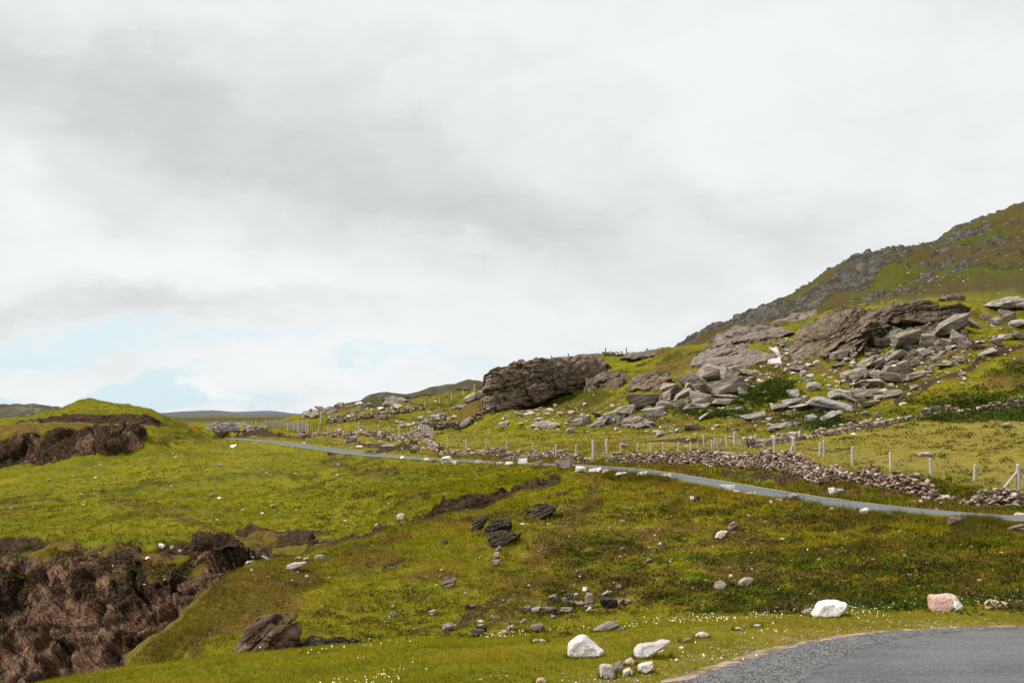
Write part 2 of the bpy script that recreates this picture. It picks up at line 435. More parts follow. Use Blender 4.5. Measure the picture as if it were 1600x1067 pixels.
# ---- road ribbons in plan
EDGE_FAR = [(2000, 45.5, 812), (1800, 47, 812), (1600, 51, 813.5), (1500, 55.5, 800), (1400, 59.3, 791.5), (1300, 64, 780), (1200, 73, 763), (1100, 85, 746), (1000, 97, 731), (950, 103, 728), (900, 108, 725), (800, 121, 722),
            (700, 136, 717), (600, 157, 710), (500, 190, 697), (450, 210, 690), (400, 233, 686), (372, 252, 684), (340, 275, 684), (300, 300, 688)]
ef = np.array([(ray(a, c)[0] * b, b, ray(a, c)[1] * b) for a, b, c in EDGE_FAR])
# smooth resample by Catmull-like interpolation
tt = np.concatenate([[0], np.cumsum(np.linalg.norm(np.diff(ef[:, :2], axis=0), axis=1))])
ts = np.linspace(0, tt[-1], 420)
efs = np.stack([smooth1(np.interp(ts, tt, ef[:, k]), 41) for k in range(3)], 1)
tan = np.gradient(efs[:, :2], axis=0); tan /= np.linalg.norm(tan, axis=1)[:, None]
nrm = np.stack([-tan[:, 1], tan[:, 0]], 1)                      # to the left when walking away
ROADW = np.interp(ts, [0, 30, 50, 90, tt[-1]], [2.9, 2.9, 3.2, 3.4, 3.4])
NA = 13
road_pts = np.zeros((len(ts), NA, 3))
for k in range(NA):
    s = k / (NA - 1)
    road_pts[:, k, :2] = efs[:, :2] + nrm * (ROADW * s)[:, None]
    road_pts[:, k, 2] = efs[:, 2] + 0.05 * (1 - (2 * s - 1) ** 2)

# near road (a bend that passes the camera)
NEAR_EDGE = np.array([(-1.2, -6, -2.5), (-0.6, 4, -2.55), (0.25, 10, -2.6), (1.05, 13.4, -2.62), (2.75, 16.0, -2.63), (3.85, 17.3, -2.64), (4.9, 17.95, -2.65), (6.6, 18.35, -2.66), (9.5, 18.4, -2.66), (14, 17.6, -2.62), (22, 14.5, -2.6)])
t2 = np.concatenate([[0], np.cumsum(np.linalg.norm(np.diff(NEAR_EDGE[:, :2], axis=0), axis=1))])
t2s = np.linspace(0, t2[-1], 260)
ne = np.stack([smooth1(np.interp(t2s, t2, NEAR_EDGE[:, k]), 15) for k in range(3)], 1)


def poly_dist(qx, qy, poly):
    """signed-ish distance to an open polyline and the index of the nearest sample"""
    best = np.full(qx.shape, 1e9); bi = np.zeros(qx.shape, int)
    for i in range(len(poly)):
        d = (qx - poly[i, 0]) ** 2 + (qy - poly[i, 1]) ** 2
        w = d < best
        best = np.where(w, d, best); bi = np.where(w, i, bi)
    return np.sqrt(best), bi


mid = efs[:, :2] + nrm * (ROADW * 0.5)[:, None]
sel = (TG > 5.6) & (TG < 14.5) & (PXG > 250)
rd = np.full(GD.shape, 99.0); rz = np.zeros(GD.shape)
dd, ii = poly_dist(GX[sel], GD[sel], mid)
rd[sel] = dd - ROADW[ii] * 0.5; rz[sel] = efs[ii, 2]
tan2 = np.gradient(ne[:, :2], axis=0); tan2 /= np.linalg.norm(tan2, axis=1)[:, None]
nr2 = np.stack([tan2[:, 1], -tan2[:, 0]], 1)                    # inward (to the right)
selN = (TG < 4)
nd = np.full(GD.shape, 99.0); nz = np.zeros(GD.shape)
dd, ii = poly_dist(GX[selN], GD[selN], ne)
sd = (GX[selN] - ne[ii, 0]) * nr2[ii, 0] + (GD[selN] - ne[ii, 1]) * nr2[ii, 1]
nd[selN] = np.where(sd > 0, -dd, dd); nz[selN] = ne[ii, 2]

# ---- zone masks: rock, heather/brown, dark green, dry, peat together with painted shade
rock = np.zeros(GD.shape); heath = np.zeros(GD.shape); dark = np.zeros(GD.shape); dry = np.zeros(GD.shape); peat_shade = np.zeros(GD.shape)
n6, n2, n20 = fb(6, 4, 3), fb(2.2, 4, 11), fb(22, 4, 21)
n04 = fb(0.5, 3, 31)
cl = cols(-900, 560, 30)
rock = np.maximum(rock, cols(-900, 470, 30) * band(6.9, 8.7, 0.08) * sstep(n6 * 0.5 + n2 * .35 + (8.3 - TG) * 1.6 + .3, 0.0, 0.35))
rock = np.maximum(rock, cl * band(7.9, 8.95, 0.1) * sstep(n6 * .6 + n2 * .5, 0.7, 0.95))
heath = np.maximum(heath, cl * band(7.0, 9.0, 0.06) * (.55 + .45 * sstep(n2 * .5 + n6 * .4, -0.6, -0.1)))
dark = np.maximum(dark, cl * band(7.6, 8.9, 0.06) * sstep(fb(3, 4, 55), -.1, .4) * .8)
gl = cols(570, 875, 14)
peat_shade = np.maximum(peat_shade, gl * band(7.0, 8.95, 0.05) * sstep(n2 * .6 + n6 * .2 + (8.9 - TG) * 2.5, -0.2, 0.2))  # gully peat, kept solid to paint in the shadow of its undercut
lc = cols(-900, 225, 14)
rock = np.maximum(rock, lc * band(11.05, 11.85, 0.06))
peat_shade = np.maximum(peat_shade, lc * band(11.05, 11.9, .06) * (.45 + .5 * n2))  # shade of the unlit crag face painted dark over its rock
heath = np.maximum(heath, lc * band(11.7, 12.9, 0.1) * sstep(n6 * .6 + n2 * .3, -0.4, 0.1))
peat_shade = np.maximum(peat_shade, cols(20, 250, 8) * band(12.95, 14.05, 0.05))  # shade under the mound's overhang painted as a dark band
peat_shade = np.maximum(peat_shade, cols(335, 480, 6) * band(12.5, 13.1, 0.1) * sstep(n2, -0.5, 0))
bh = cols(1040, 1470, 40)
rock = np.maximum(rock, bh * (sstep(TG - np.interp(PXG, [1050, 1200, 1300, 1400, 1470], [20.0, 20.05, 20.2, 20.5, 20.62]), -.08, .1)) * (TG < 21.3) * sstep(fb(16, 4, 41, sx=1.5) + .35, -0.25, 0.2))
rock = np.maximum(rock, cols(1440, 2600, 20) * band(20.1, 21.3, 0.05) * sstep(fb(13, 4, 43, sx=2.2) + np.maximum(TG - 20.72, (20.3 - TG) * .3) * 1.5, -0.02, 0.2))
rock = np.maximum(rock, cols(1200, 2600, 40) * band(19.9, 21.3, .1) * sstep(fb(6, 4, 45, sx=2), .42, .58) * .9)
heath = np.maximum(heath, band(19.5, 22, 0.1) * sstep(n20 * .8 + fb(8, 4, 44) * .5, -0.5, 0.3) * 0.9 * cols(980, 3000))
dark = np.maximum(dark, band(19.2, 20.35, 0.15) * cols(1040, 3000, 40) * sstep(n20, -0.3, 0.3))
# right-hand slope below the road: rough heathery grass
rs = sstep(PXG - np.interp(TG, [4, 5, 6, 7], [700, 760, 900, 960]), -60, 90) * band(4, 10.8, 0.3)
heath = np.maximum(heath, rs * sstep(n6 * .55 + n2 * .45, 0.0, 0.5) * 0.6)
dark = np.maximum(dark, rs * sstep(n2 * .6 + n04 * .6, 0.35, 0.7) * 0.6)
dark = np.maximum(dark, cols(1000, 2600, 60) * band(3.4, 5.0, 0.4) * sstep(n2 * .4 + n6 * .4, -0.3, 0.5) * .36)
fl = (1 - rs) * band(4.2, 6.9, 0.3)
heath = np.maximum(heath, fl * sstep(n6 * .6 + n2 * .4, 0.12, 0.6) * 0.7)
heath = np.maximum(heath, cols(200, 480, 60) * band(4.6, 6.3, 0.3) * sstep(n6 * .5 + n2 * .5 + .25, -0.1, 0.5) * 0.8)
pl = band(9.1, 11, 0.15) * cols(-900, 900, 50)
heath = np.maximum(heath, pl * sstep(n6 * .5 + n2 * .6, 0.34, 0.7) * 0.7)
dark = np.maximum(dark, pl * sstep(fb(9, 4, 51) * .5 + n2 * .5, 0.2, 0.55) * 0.6)
dark = np.maximum(dark, cols(235, 315, 25) * band(11.1, 12.3, 0.2) * .5)
peat_shade = np.maximum(peat_shade, cl * band(7.9, 8.95, .05) * (.15 + .7 * sstep(fb(2.6, 4, 57) * .7 + n2 * .3, -.3, .25)))
bankz = band(12.05, 13.0, 0.1) * cols(660, 2600, 30)
heath = np.maximum(heath, bankz * sstep(n2 * .8 + n6 * .3, -0.3, 0.4) * 0.9)
dry = np.maximum(dry, band(14.0, 15.4, 0.15) * cols(900, 2600, 60) * (0.8 + 0.3 * n20))
dry = np.maximum(dry, band(12.05, 15.2, 0.2) * cols(480, 900, 50) * 0.35)
hs = band(15.3, 18.2, 0.3) * cols(480, 3000, 30)
heath = np.maximum(heath, hs * (.18 + .62 * sstep(n6 * .5 + fb(10, 4, 61) * .5, -0.15, 0.45)))
dark = np.maximum(dark, hs * sstep(fb(12, 4, 63) + n2 * .2, 0.35, 0.75) * .8)
heath = np.maximum(heath, band(16.5, 22.5, 0.2) * cols(-900, 480, 30) * sstep(n20 + n6 * .3, -0.3, 0.4) * .8)
dry = np.maximum(dry, band(1.6, 3.1, 0.2) * sstep(PXG, 700, 1300) * (0.4 + .4 * (1 - sstep(nd, .3, 1.6))))
# eroded scars
for (pa, pb, ta, tb, st) in ((560, 650, 12.35, 12.75, 1.0), (1150, 1290, 12.3, 12.8, .8), (430, 620, 5.7, 6.0, .5)):
    peat_shade = np.maximum(peat_shade, st * cols(pa, pb, 14) * band(ta, tb, 0.08) * sstep(n2 + .3, -0.2, 0.3))

def on_photo(x, y, z):
    c, s_ = math.cos(PITCH), math.sin(PITCH)
    yc, zc = c * y + s_ * z, -s_ * y + c * z
    return CX + F_PX * x / yc, CY - F_PX * zc / yc


PXV, PYV = on_photo(GX, GD, GZ)


def streak(pts, wdt, tlo=0.0, thi=99.0):
    m_ = np.zeros(GD.shape); sl = (TG > tlo) & (TG < thi) & (PXV > min(p[0] for p in pts) - 40) & (PXV < max(p[0] for p in pts) + 40)
    qx, qy = PXV[sl], PYV[sl]; best = np.full(qx.shape, 1e9)
    for (ax, ay), (bx, by) in zip(pts[:-1], pts[1:]):
        dx, dy = bx - ax, by - ay
        t_ = np.clip(((qx - ax) * dx + (qy - ay) * dy) / (dx * dx + dy * dy), 0, 1)
        best = np.minimum(best, np.hypot(qx - ax - t_ * dx, qy - ay - t_ * dy))
    m_[sl] = 1 - sstep(best + n2[sl] * wdt * .7, wdt * .5, wdt)
    return m_


for pts, wdt, tlo, thi in (([(1600, 541), (1560, 552), (1530, 562), (1500, 580), (1470, 596), (1430, 612), (1400, 626)], 3.2, 15, 18.5), ([(570, 712), (610, 702), (650, 692)], 4, 11, 14),
                           ([(560, 748), (590, 744), (622, 742)], 3.5, 9, 11), ([(445, 835), (480, 832), (520, 836)], 4, 8, 11), ([(360, 838), (420, 836), (480, 833)], 5, 8, 11),
                           ([(560, 838), (610, 822), (650, 808)], 4, 7, 10), ([(1195, 748), (1240, 738), (1290, 752)], 5, 11.5, 14), ([(1130, 735), (1150, 742)], 5, 11.5, 14), ([(640, 880), (600, 895)], 5, 4, 7), ([(722, 978), (745, 962), (775, 950), (800, 938)], 11, 3.9, 7), ([(640, 990), (680, 980), (700, 988)], 5, 3, 7), ([(1010, 690), (1100, 688)], 3.5, 13, 16)):
    peat_shade = np.maximum(peat_shade, streak(pts, wdt, tlo, thi) * .95)
for pts, wdt, tlo, thi in (([(480, 905), (420, 930), (360, 965), (300, 1010)], 26, 4.5, 7), ([(560, 870), (640, 830), (700, 812)], 9, 4.5, 7), ([(500, 880), (580, 852)], 8, 4.5, 7), ([(760, 980), (820, 940), (800, 900)], 16, 4, 7),
                           ([(830, 880), (880, 830), (920, 790), (930, 755)], 22, 4.5, 8), ([(950, 850), (1080, 830), (1200, 850)], 20, 4, 8), ([(1090, 880), (1200, 890)], 14, 4, 8), ([(520, 720), (560, 738), (610, 735)], 8, 9, 11), ([(280, 815), (330, 826)], 9, 9, 11),
                           ([(1010, 715), (1090, 745)], 9, 9, 13)):
    heath = np.maximum(heath, streak(pts, wdt, tlo, thi) * .8)
for pts, wdt in (([(1245, 568), (1260, 545), (1285, 515), (1330, 495), (1370, 492)], 20), ([(1290, 560), (1330, 530), (1370, 505)], 18), ([(1385, 515), (1440, 515), (1490, 500)], 20), ([(1360, 590), (1400, 560), (1460, 545), (1500, 530)], 17),
                 ([(1095, 568), (1130, 545), (1180, 525), (1215, 520)], 15), ([(1110, 575), (1180, 560)], 10), ([(1200, 508), (1270, 492)], 8), ([(985, 605), (1040, 592)], 9), ([(930, 605), (975, 590)], 9), ([(1030, 632), (1150, 610)], 15),
                 ([(1550, 500), (1600, 505)], 8), ([(950, 660), (1020, 655)], 5), ([(1290, 640), (1350, 625)], 8), ([(520, 640), (640, 632)], 4), ([(770, 640), (820, 610), (930, 600)], 9)):
    rock = np.maximum(rock, streak(pts, wdt, 15.2, 19))
dry = np.maximum(dry, streak([(1500, 668), (1600, 664)], 5, 14, 16))

# ---- relief
amp = np.clip(0.0055 * GD, 0.05, 1.4)
far = sstep(TG, 19.4, 20.3) * cols(1000, 3000, 60)
soft = 1 - 0.6 * band(14.0, 15.2, 0.2) * cols(900, 2600, 60)          # the mown field is smooth
ridg = 1 - 2 * np.abs(fb(3.2, 3, 13, sx=1.8))
relief = amp * soft * (0.6 * n6 + (0.6 * n2 + .3 * ridg) * np.clip(45 / GD, .2, 1))
relief += 0.055 * n04 * sstep(GD, 17, 30) * np.clip(60 / GD, 0.2, 1) * (0.4 + dark + .6 * heath)
relief += far * (2.6 * fb(45, 4, 71) + 1.6 * fb(11, 5, 72)) * (1 - .45 * sstep(TG, 20.6, 21.0))
relief -= far * 1.6
relief *= np.clip((GD - 8) / 30, 0.1, 1)
relief *= 1 - 0.75 * band(10.4, 12.6, 0.3) * cols(350, 1700, 20)
relief *= 1 - 0.9 * sstep(TG, 21.2, 22)
GZ = GZ + relief
# lip and flattening at the roads
wr = 1 - sstep(rd, 0.1, 1.6)
GZ = GZ * (1 - wr) + (rz - 0.06) * wr
wn_ = 1 - sstep(nd, 0.0, 0.9)
GZ = GZ * (1 - wn_) + (nz - 0.05) * wn_
tuft_ok = (rd > 0.15) & (nd > 0.05 - 0.28 * (fb(.35, 2, 99) > .15))
HZ = GZ.copy()                                                          # the height field used to stand things on
KEY = (np.arange(NC)[:, None] * 1e5 + GD.T).ravel()
ZF = GZ.T.ravel()


def ground(x, y):
    x = np.atleast_1d(np.asarray(x, float)); y = np.atleast_1d(np.asarray(y, float))
    u = x / y
    c = np.clip(np.interp(u, UC, np.arange(NC)), 0, NC - 1.001)
    c0 = c.astype(int); f = c - c0
    out = []
    for cc in (c0, c0 + 1):
        k = np.clip(np.searchsorted(KEY, cc * 1e5 + y), cc * NR + 1, cc * NR + NR - 1)
        d0, d1 = KEY[k - 1] - cc * 1e5, KEY[k] - cc * 1e5
        s = np.clip((y - d0) / (d1 - d0), 0, 1)
        out.append(ZF[k - 1] * (1 - s) + ZF[k] * s)
    return out[0] * (1 - f) + out[1] * f


def hit(px, py, dmin=10.0):
    """where the view ray of a photo pixel first meets the ground"""
    u, v = ray(px, py); u = float(u); v = float(v)
    c = int(np.clip(np.interp(u, UC, np.arange(NC)), 0, NC - 1))
    d, z = GD[:, c], GZ[:, c]
    e = z - v * d
    ok = np.where((e >= 0) & (d > dmin))[0]
    if not len(ok):
        k = int(np.argmax(np.where(d > dmin, z / d, -9)))
        return Vector((u * d[k], d[k], z[k]))
    k = ok[0]
    if k > 0 and e[k - 1] < 0:
        s = -e[k - 1] / (e[k] - e[k - 1]); D = d[k - 1] + s * (d[k] - d[k - 1])
    else:
        D = d[k]
    return Vector((u * D, D, float(ground(u * D, D)[0])))


def at(px, py, D):
    u, v = ray(px, py)
    return Vector((float(u) * D, D, float(v) * D))


# ---- jointed rock faces of the cliffs, pushed out along the surface normal
V = np.stack([GX, GD, GZ], -1)
gu = np.gradient(V, axis=1); gv = np.gradient(V, axis=0)
N = np.cross(gu, gv); N /= np.linalg.norm(N, axis=2)[..., None] + 1e-9
rm = rock.copy()
selc = (rm > 0.02) & (TG < 14)
p = V[selc]
b1 = bedded(p, 2.3, 4.6, -56, 5, .5) * 1.15 + bedded(p, .8, 1.9, -52, 6, .4) * 0.36 + fbm(p / 0.5, 3, 8) * 0.12 + fbm(p / 6, 3, 9) * 1.2
V[selc] += N[selc] * (b1 * rm[selc] * 0.9)[:, None]
selp = (peat_shade > 0.02) & (TG < 14) & (TG > 7)
p = V[selp]
V[selp] += N[selp] * ((fbm(p / 0.9, 4, 18) * 0.3 + blocky(p, (1.1, 1.1, .6), -20, 16, 0.3) * 0.22) * peat_shade[selp])[:, None]
selm = (rm > 0.02) & (TG > 15) & (TG < 19)
p = V[selm]
V[selm] += N[selm] * ((bedded(p, .9, 2.4, 22, 75, .5) * .7 + bedded(p, .35, 1.0, 20, 76, .4) * .3 + .25) * rm[selm])[:, None]
selh = (rm > 0.02) & (TG > 19)
p = V[selh]
b2 = bedded(p, 6, 16, -25, 25, .3) * 1.3 + bedded(p, 2.4, 6, -25, 26, .3) * .9 + fbm(p / 4, 3, 28) * 0.6
V[selh] += N[selh] * (b2 * rm[selh])[:, None]
selq = (heath > 0.3) & (TG > 7.3) & (TG < 9.1) & (PXG < 560)
p = V[selq]
V[selq] += N[selq] * ((fbm(p / 1.4, 4, 19) * 0.45) * heath[selq])[:, None]


# ------------------------------------------------------------------ materials
def new_mat(name):
    m = bpy.data.materials.new(name); m.use_nodes = True
    t = NT(m.node_tree); t.n.clear()
    b = t.node('ShaderNodeBsdfPrincipled'); o = t.node('ShaderNodeOutputMaterial')
    t.l.new(b.outputs[0], o.inputs[0])
    b.inputs['Roughness'].default_value = 0.9
    b.inputs['Specular IOR Level'].default_value = 0.08
    return m, t, b


def bump(t, b, h, strength=0.5, dist=0.1):
    n = t.node('ShaderNodeBump'); n.inputs['Strength'].default_value = strength; n.inputs['Distance'].default_value = dist
    t.put(n.inputs['Height'], h); t.l.new(n.outputs[0], b.inputs['Normal'])


def attr(t, name):
    a = t.node('ShaderNodeAttribute', attribute_name=name)
    return a


def pos(t):
    return t.node('ShaderNodeNewGeometry').outputs['Position']


def ground_material():
    m, t, b = new_mat('hill_grass_and_rock')
    P = pos(t)
    za, zb = attr(t, 'zone'), attr(t, 'zone_b')
    s1 = t.node('ShaderNodeSeparateColor'); t.l.new(za.outputs['Color'], s1.inputs[0])
    s2 = t.node('ShaderNodeSeparateColor'); t.l.new(zb.outputs['Color'], s2.inputs[0])
    rockm, heathm, darkm = s1.outputs[0], s1.outputs[1], s1.outputs[2]
    drym, peat_shade_m, farm = s2.outputs[0], s2.outputs[1], s2.outputs[2]
    nA = t.noise(P, 0.09, 5); nB = t.noise(P, 0.7, 6, 0.65); nC = t.noise(P, 5.0, 4, 0.7); nD = t.noise(P, 22, 3, .7)
    g = t.mix(t.step(nA, 0.35, 0.65), (0.122, 0.119, 0.002), (0.178, 0.152, 0.003))
    g = t.mix(t.step(nB, 0.48, 0.7), g, (0.082, 0.084, 0.003))
    g = t.mix(t.step(nB, 0.22, 0.42, 1, 0), g, (0.185, 0.138, 0.012))
    g = t.mix(t.m('MULTIPLY', drym, 0.9, clamp=True), g, t.mix(t.step(nB, .35, .65), (0.250, 0.185, 0.034), (0.175, 0.138, 0.018)))
    hcol = t.mix(t.step(nC, 0.35, 0.65), (0.070, 0.040, 0.010), (0.165, 0.098, 0.022))
    hcol = t.mix(t.step(nB, 0.45, 0.62), hcol, (0.115, 0.092, 0.008))
    hm = t.step(t.m('ADD', heathm, t.m('MULTIPLY', t.m('SUBTRACT', nC, .5), 0.9)), 0.25, 0.7)
    g = t.mix(hm, g, hcol)
    dcol = t.mix(t.step(nC, 0.3, 0.7), (0.040, 0.040, 0.003), (0.080, 0.080, 0.004))
    dm = t.step(t.m('ADD', darkm, t.m('MULTIPLY', t.m('SUBTRACT', nC, .5), 1.0)), 0.3, 0.65)
    g = t.mix(dm, g, dcol)
    g = t.mix(t.m('MULTIPLY', farm, 0.9), g, t.mix(hm, (0.052, 0.056, 0.007), (0.062, 0.046, 0.014)))
    g = t.mix(t.step(nD, 0.35, 0.75, 0.0, 0.3), g, t.mix(1.0, g, (0.45, 0.5, 0.4), 'MULTIPLY'))
    pc = t.mix(t.step(nC, .35, .7), (0.022, 0.013, 0.008), (0.088, 0.054, 0.030))  # peat brown, also the painted shade of crag, bank and gully
    pm = t.step(t.m('ADD', peat_shade_m, t.m('MULTIPLY', t.m('SUBTRACT', nC, .5), 0.7)), 0.3, 0.55)
    # rock
    bedv = t.bedding(P, (0.2, math.radians(-52), 0), (0.42, 0.42, 1.3))
    nr = t.noise(bedv, 0.9, 7, .65); nr2 = t.noise(P, 3.0, 5, .7)
    rc = t.mix(t.step(nr, .3, .7), (0.024, 0.013, 0.008), (0.245, 0.138, 0.084))
    rc = t.mix(t.step(nr2, .56, .7), rc, (0.22, 0.165, 0.125))
    hr = t.mix(t.step(t.noise(P, 0.6, 8, .72), .3, .68), (0.050, 0.038, 0.028), (0.250, 0.200, 0.160))
    fr = t.mix(t.step(t.noise(P, 0.22, 8, .75), .36, .66), (0.035, 0.032, 0.028), (0.165, 0.152, 0.142))
    rc = t.mix(farm, t.mix(attr(t, 'zone').outputs['Alpha'], rc, hr), fr)
    geo = t.node('ShaderNodeNewGeometry')
    sz = t.node('ShaderNodeSeparateXYZ'); t.l.new(geo.outputs['Normal'], sz.inputs[0])
    moss = t.m('MULTIPLY', t.step(sz.outputs[2], 0.72, 0.9), t.step(t.noise(P, 0.5, 5, .6), .42, .58))
    rc = t.mix(moss, rc, t.mix(t.step(nC, .4, .6), (0.04, 0.045, 0.008), (0.075, 0.055, 0.018)))
    rm_ = t.step(t.m('ADD', rockm, t.m('MULTIPLY', t.m('SUBTRACT', nB, .5), 0.8)), 0.35, 0.6)
    c = t.mix(rm_, g, rc)
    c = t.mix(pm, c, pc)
    t.l.new(c, b.inputs['Base Color'])
    vr = t.node('ShaderNodeTexVoronoi', feature='DISTANCE_TO_EDGE'); t.l.new(bedv, vr.inputs['Vector']); vr.inputs['Scale'].default_value = 1.1
    vr2 = t.node('ShaderNodeTexVoronoi', feature='DISTANCE_TO_EDGE'); t.l.new(bedv, vr2.inputs['Vector']); vr2.inputs['Scale'].default_value = 3.3
    crk = t.m('ADD', t.step(vr.outputs['Distance'], 0, .12, 0, 1), t.step(vr2.outputs['Distance'], 0, .12, 0, .6))
    nr = t.m('ADD', t.m('MULTIPLY', nr, 1.4), t.m('MULTIPLY', crk, 0.8))
    hgt = t.m('ADD', t.m('ADD', t.m('MULTIPLY', nC, 0.5), t.m('MULTIPLY', nD, 0.25)), t.m('MULTIPLY', nr, t.m('MULTIPLY', rm_, 1.2)))
    bump(t, b, hgt, 0.9, 0.2)
    return m


def rock_material(name, lo, hi, spot, moss_amt, patch=0.5, tint=None, bedded=True, soil=0.0):
    m, t, b = new_mat(name)
    tc_ = t.node('ShaderNodeTexCoord'); P = pos(t)
    oi = t.node('ShaderNodeObjectInfo')
    off = t.node('ShaderNodeVectorMath', operation='SCALE'); off.inputs[0].default_value = (7, 13, 5); t.l.new(oi.outputs['Random'], off.inputs['Scale'])
    Q = t.vadd(P, off.outputs[0])
    mpv = t.bedding(Q, (0.15, math.radians(20), 0.2), (0.55, 0.55, 2.2) if bedded else (1, 1, 1))
    n1 = t.noise(mpv, 1.3, 8, .68); n2 = t.noise(Q, 5, 6, .7); n3 = t.noise(Q, 0.8, 5, .6); n4 = t.noise(Q, 26, 3, .7)
    c = t.mix(t.step(n1, .28, .72), lo, hi)
    c = t.mix(t.step(n3, .52, .70, 0, patch), c, tint or lo)
    c = t.mix(t.step(n2, .60, .72), c, spot)
    c = t.mix(t.step(n4, .3, .6, .35, 0), c, t.mix(1.0, c, (.45, .45, .45), 'MULTIPLY'))
    # blocks differ from one another in their own stone
    c = t.mix(1.0, c, t.node('ShaderNodeCombineColor').outputs[0], 'MULTIPLY') if False else c
    rv = t.step(oi.outputs['Random'], 0, 1, 0.78, 1.16, smooth=False)
    cc = t.node('ShaderNodeCombineColor')
    for i in range(3): t.l.new(rv, cc.inputs[i])
    c = t.mix(1.0, c, cc.outputs[0], 'MULTIPLY')
    if moss_amt > 0:
        geo = t.node('ShaderNodeNewGeometry'); sz = t.node('ShaderNodeSeparateXYZ'); t.l.new(geo.outputs['Normal'], sz.inputs[0])
        mo = t.m('MULTIPLY', t.step(sz.outputs[2], 0.6, 0.92), t.step(n3, .62 - moss_amt * .3, .74 - moss_amt * .3))
        c = t.mix(mo, c, t.mix(t.step(n2, .4, .6), (0.075, 0.080, 0.012), (0.13, 0.10, 0.03)))
    t.l.new(c, b.inputs['Base Color'])
    ve = t.node('ShaderNodeTexVoronoi', feature='DISTANCE_TO_EDGE'); t.l.new(t.vadd(mpv, t.vmul(t.noise(Q, 1.5, 4, .6, col=True), (.5, .5, .5))), ve.inputs['Vector']); ve.inputs['Scale'].default_value = 0.9
    ck = t.step(ve.outputs['Distance'], 0, .07, 0, 1) if bedded else 0.0
    bump(t, b, t.m('ADD', t.m('ADD', t.m('MULTIPLY', n1, 1.2), t.m('MULTIPLY', ck, .7)), t.m('ADD', t.m('MULTIPLY', n2, .4), t.m('MULTIPLY', n4, .12))), 0.9, 0.16)
    return m


MG = ground_material()
M_CRAG = rock_material('weathered_schist', (0.036, 0.027, 0.019), (0.310, 0.235, 0.170), (0.33, 0.29, 0.25), 0.45, .7, (0.10, 0.070, 0.052))
M_SLAB = rock_material('pinkish_grey_bedrock', (0.10, 0.080, 0.068), (0.29, 0.235, 0.205), (0.50, 0.45, 0.42), 0.45, .5, (0.17, .12, .10))
M_BLOCK = rock_material('weathered_block_stone', (0.140, 0.115, 0.088), (0.43, 0.37, 0.30), (0.40, 0.38, 0.34), 0.15, .5, (0.20, 0.165, 0.13))
M_PALE = rock_material('pale_granite', (0.24, 0.215, 0.195), (0.44, 0.41, 0.385), (0.56, 0.53, 0.50), 0.1, .5, (0.30, 0.25, 0.22))
M_DARK = rock_material('black_wet_schist', (0.010, 0.009, 0.008), (0.075, 0.062, 0.050), (0.17, 0.15, 0.125), 0.35, .5, (0.02, 0.017, 0.014))
M_BLUFF = rock_material('rusty_brown_bluff', (0.05, 0.028, 0.018), (0.27, 0.175, 0.115), (0.36, 0.28, 0.22), 0.3, .6, (0.13, 0.062, 0.025))
M_WHITE = rock_material('white_quartzite', (0.52, 0.46, 0.42), (0.84, 0.81, 0.79), (0.86, 0.84, 0.83), 0.0, .55, (0.44, 0.38, 0.33), bedded=False)
M_PINK = rock_material('pink_quartzite', (0.42, 0.27, 0.22), (0.66, 0.50, 0.44), (0.78, 0.70, 0.66), 0.0, .6, (0.50, 0.24, 0.14), bedded=False)
M_GREYB = rock_material('grey_field_boulder', (0.15, 0.125, 0.10), (0.42, 0.365, 0.31), (0.48, 0.45, 0.42), 0.1, .5, (0.24, 0.18, 0.15))
M_BROWNB = rock_material('brown_field_boulder', (0.10, 0.075, 0.06), (0.27, 0.20, 0.16), (0.38, 0.31, 0.26), 0.1, .5, (0.16, 0.10, 0.07))


def vcol_material(name, rough=0.9, bumps=0.0, trans=0.0, nscale=6.0, var=0.35):
    m, t, b = new_mat(name)
    a = attr(t, 'tint'); P = pos(t)
    n = t.noise(P, nscale, 4, .65)
    c = t.mix(t.step(n, .3, .7, 0, var), a.outputs['Color'], t.mix(1.0, a.outputs['Color'], (.4, .38, .36), 'MULTIPLY'))
    t.l.new(c, b.inputs['Base Color'])
    b.inputs['Roughness'].default_value = rough
    if bumps: bump(t, b, n, bumps, 0.05)
    if trans:
        tr = t.node('ShaderNodeBsdfTranslucent'); t.l.new(c, tr.inputs[0])
        mx = t.node('ShaderNodeMixShader'); mx.inputs[0].default_value = trans
        t.l.new(b.outputs[0], mx.inputs[1]); t.l.new(tr.outputs[0], mx.inputs[2])
        out = [n_ for n_ in t.n if n_.type == 'OUTPUT_MATERIAL'][0]
        t.l.new(mx.outputs[0], out.inputs[0])
    return m


M_STONES = vcol_material('mixed_wall_stones', bumps=0.6, nscale=9)
M_GRASS = vcol_material('grass_blades', 0.8, trans=0.3, var=0.1)
M_PETAL = vcol_material('daisy_petals', 0.7, var=0.05)


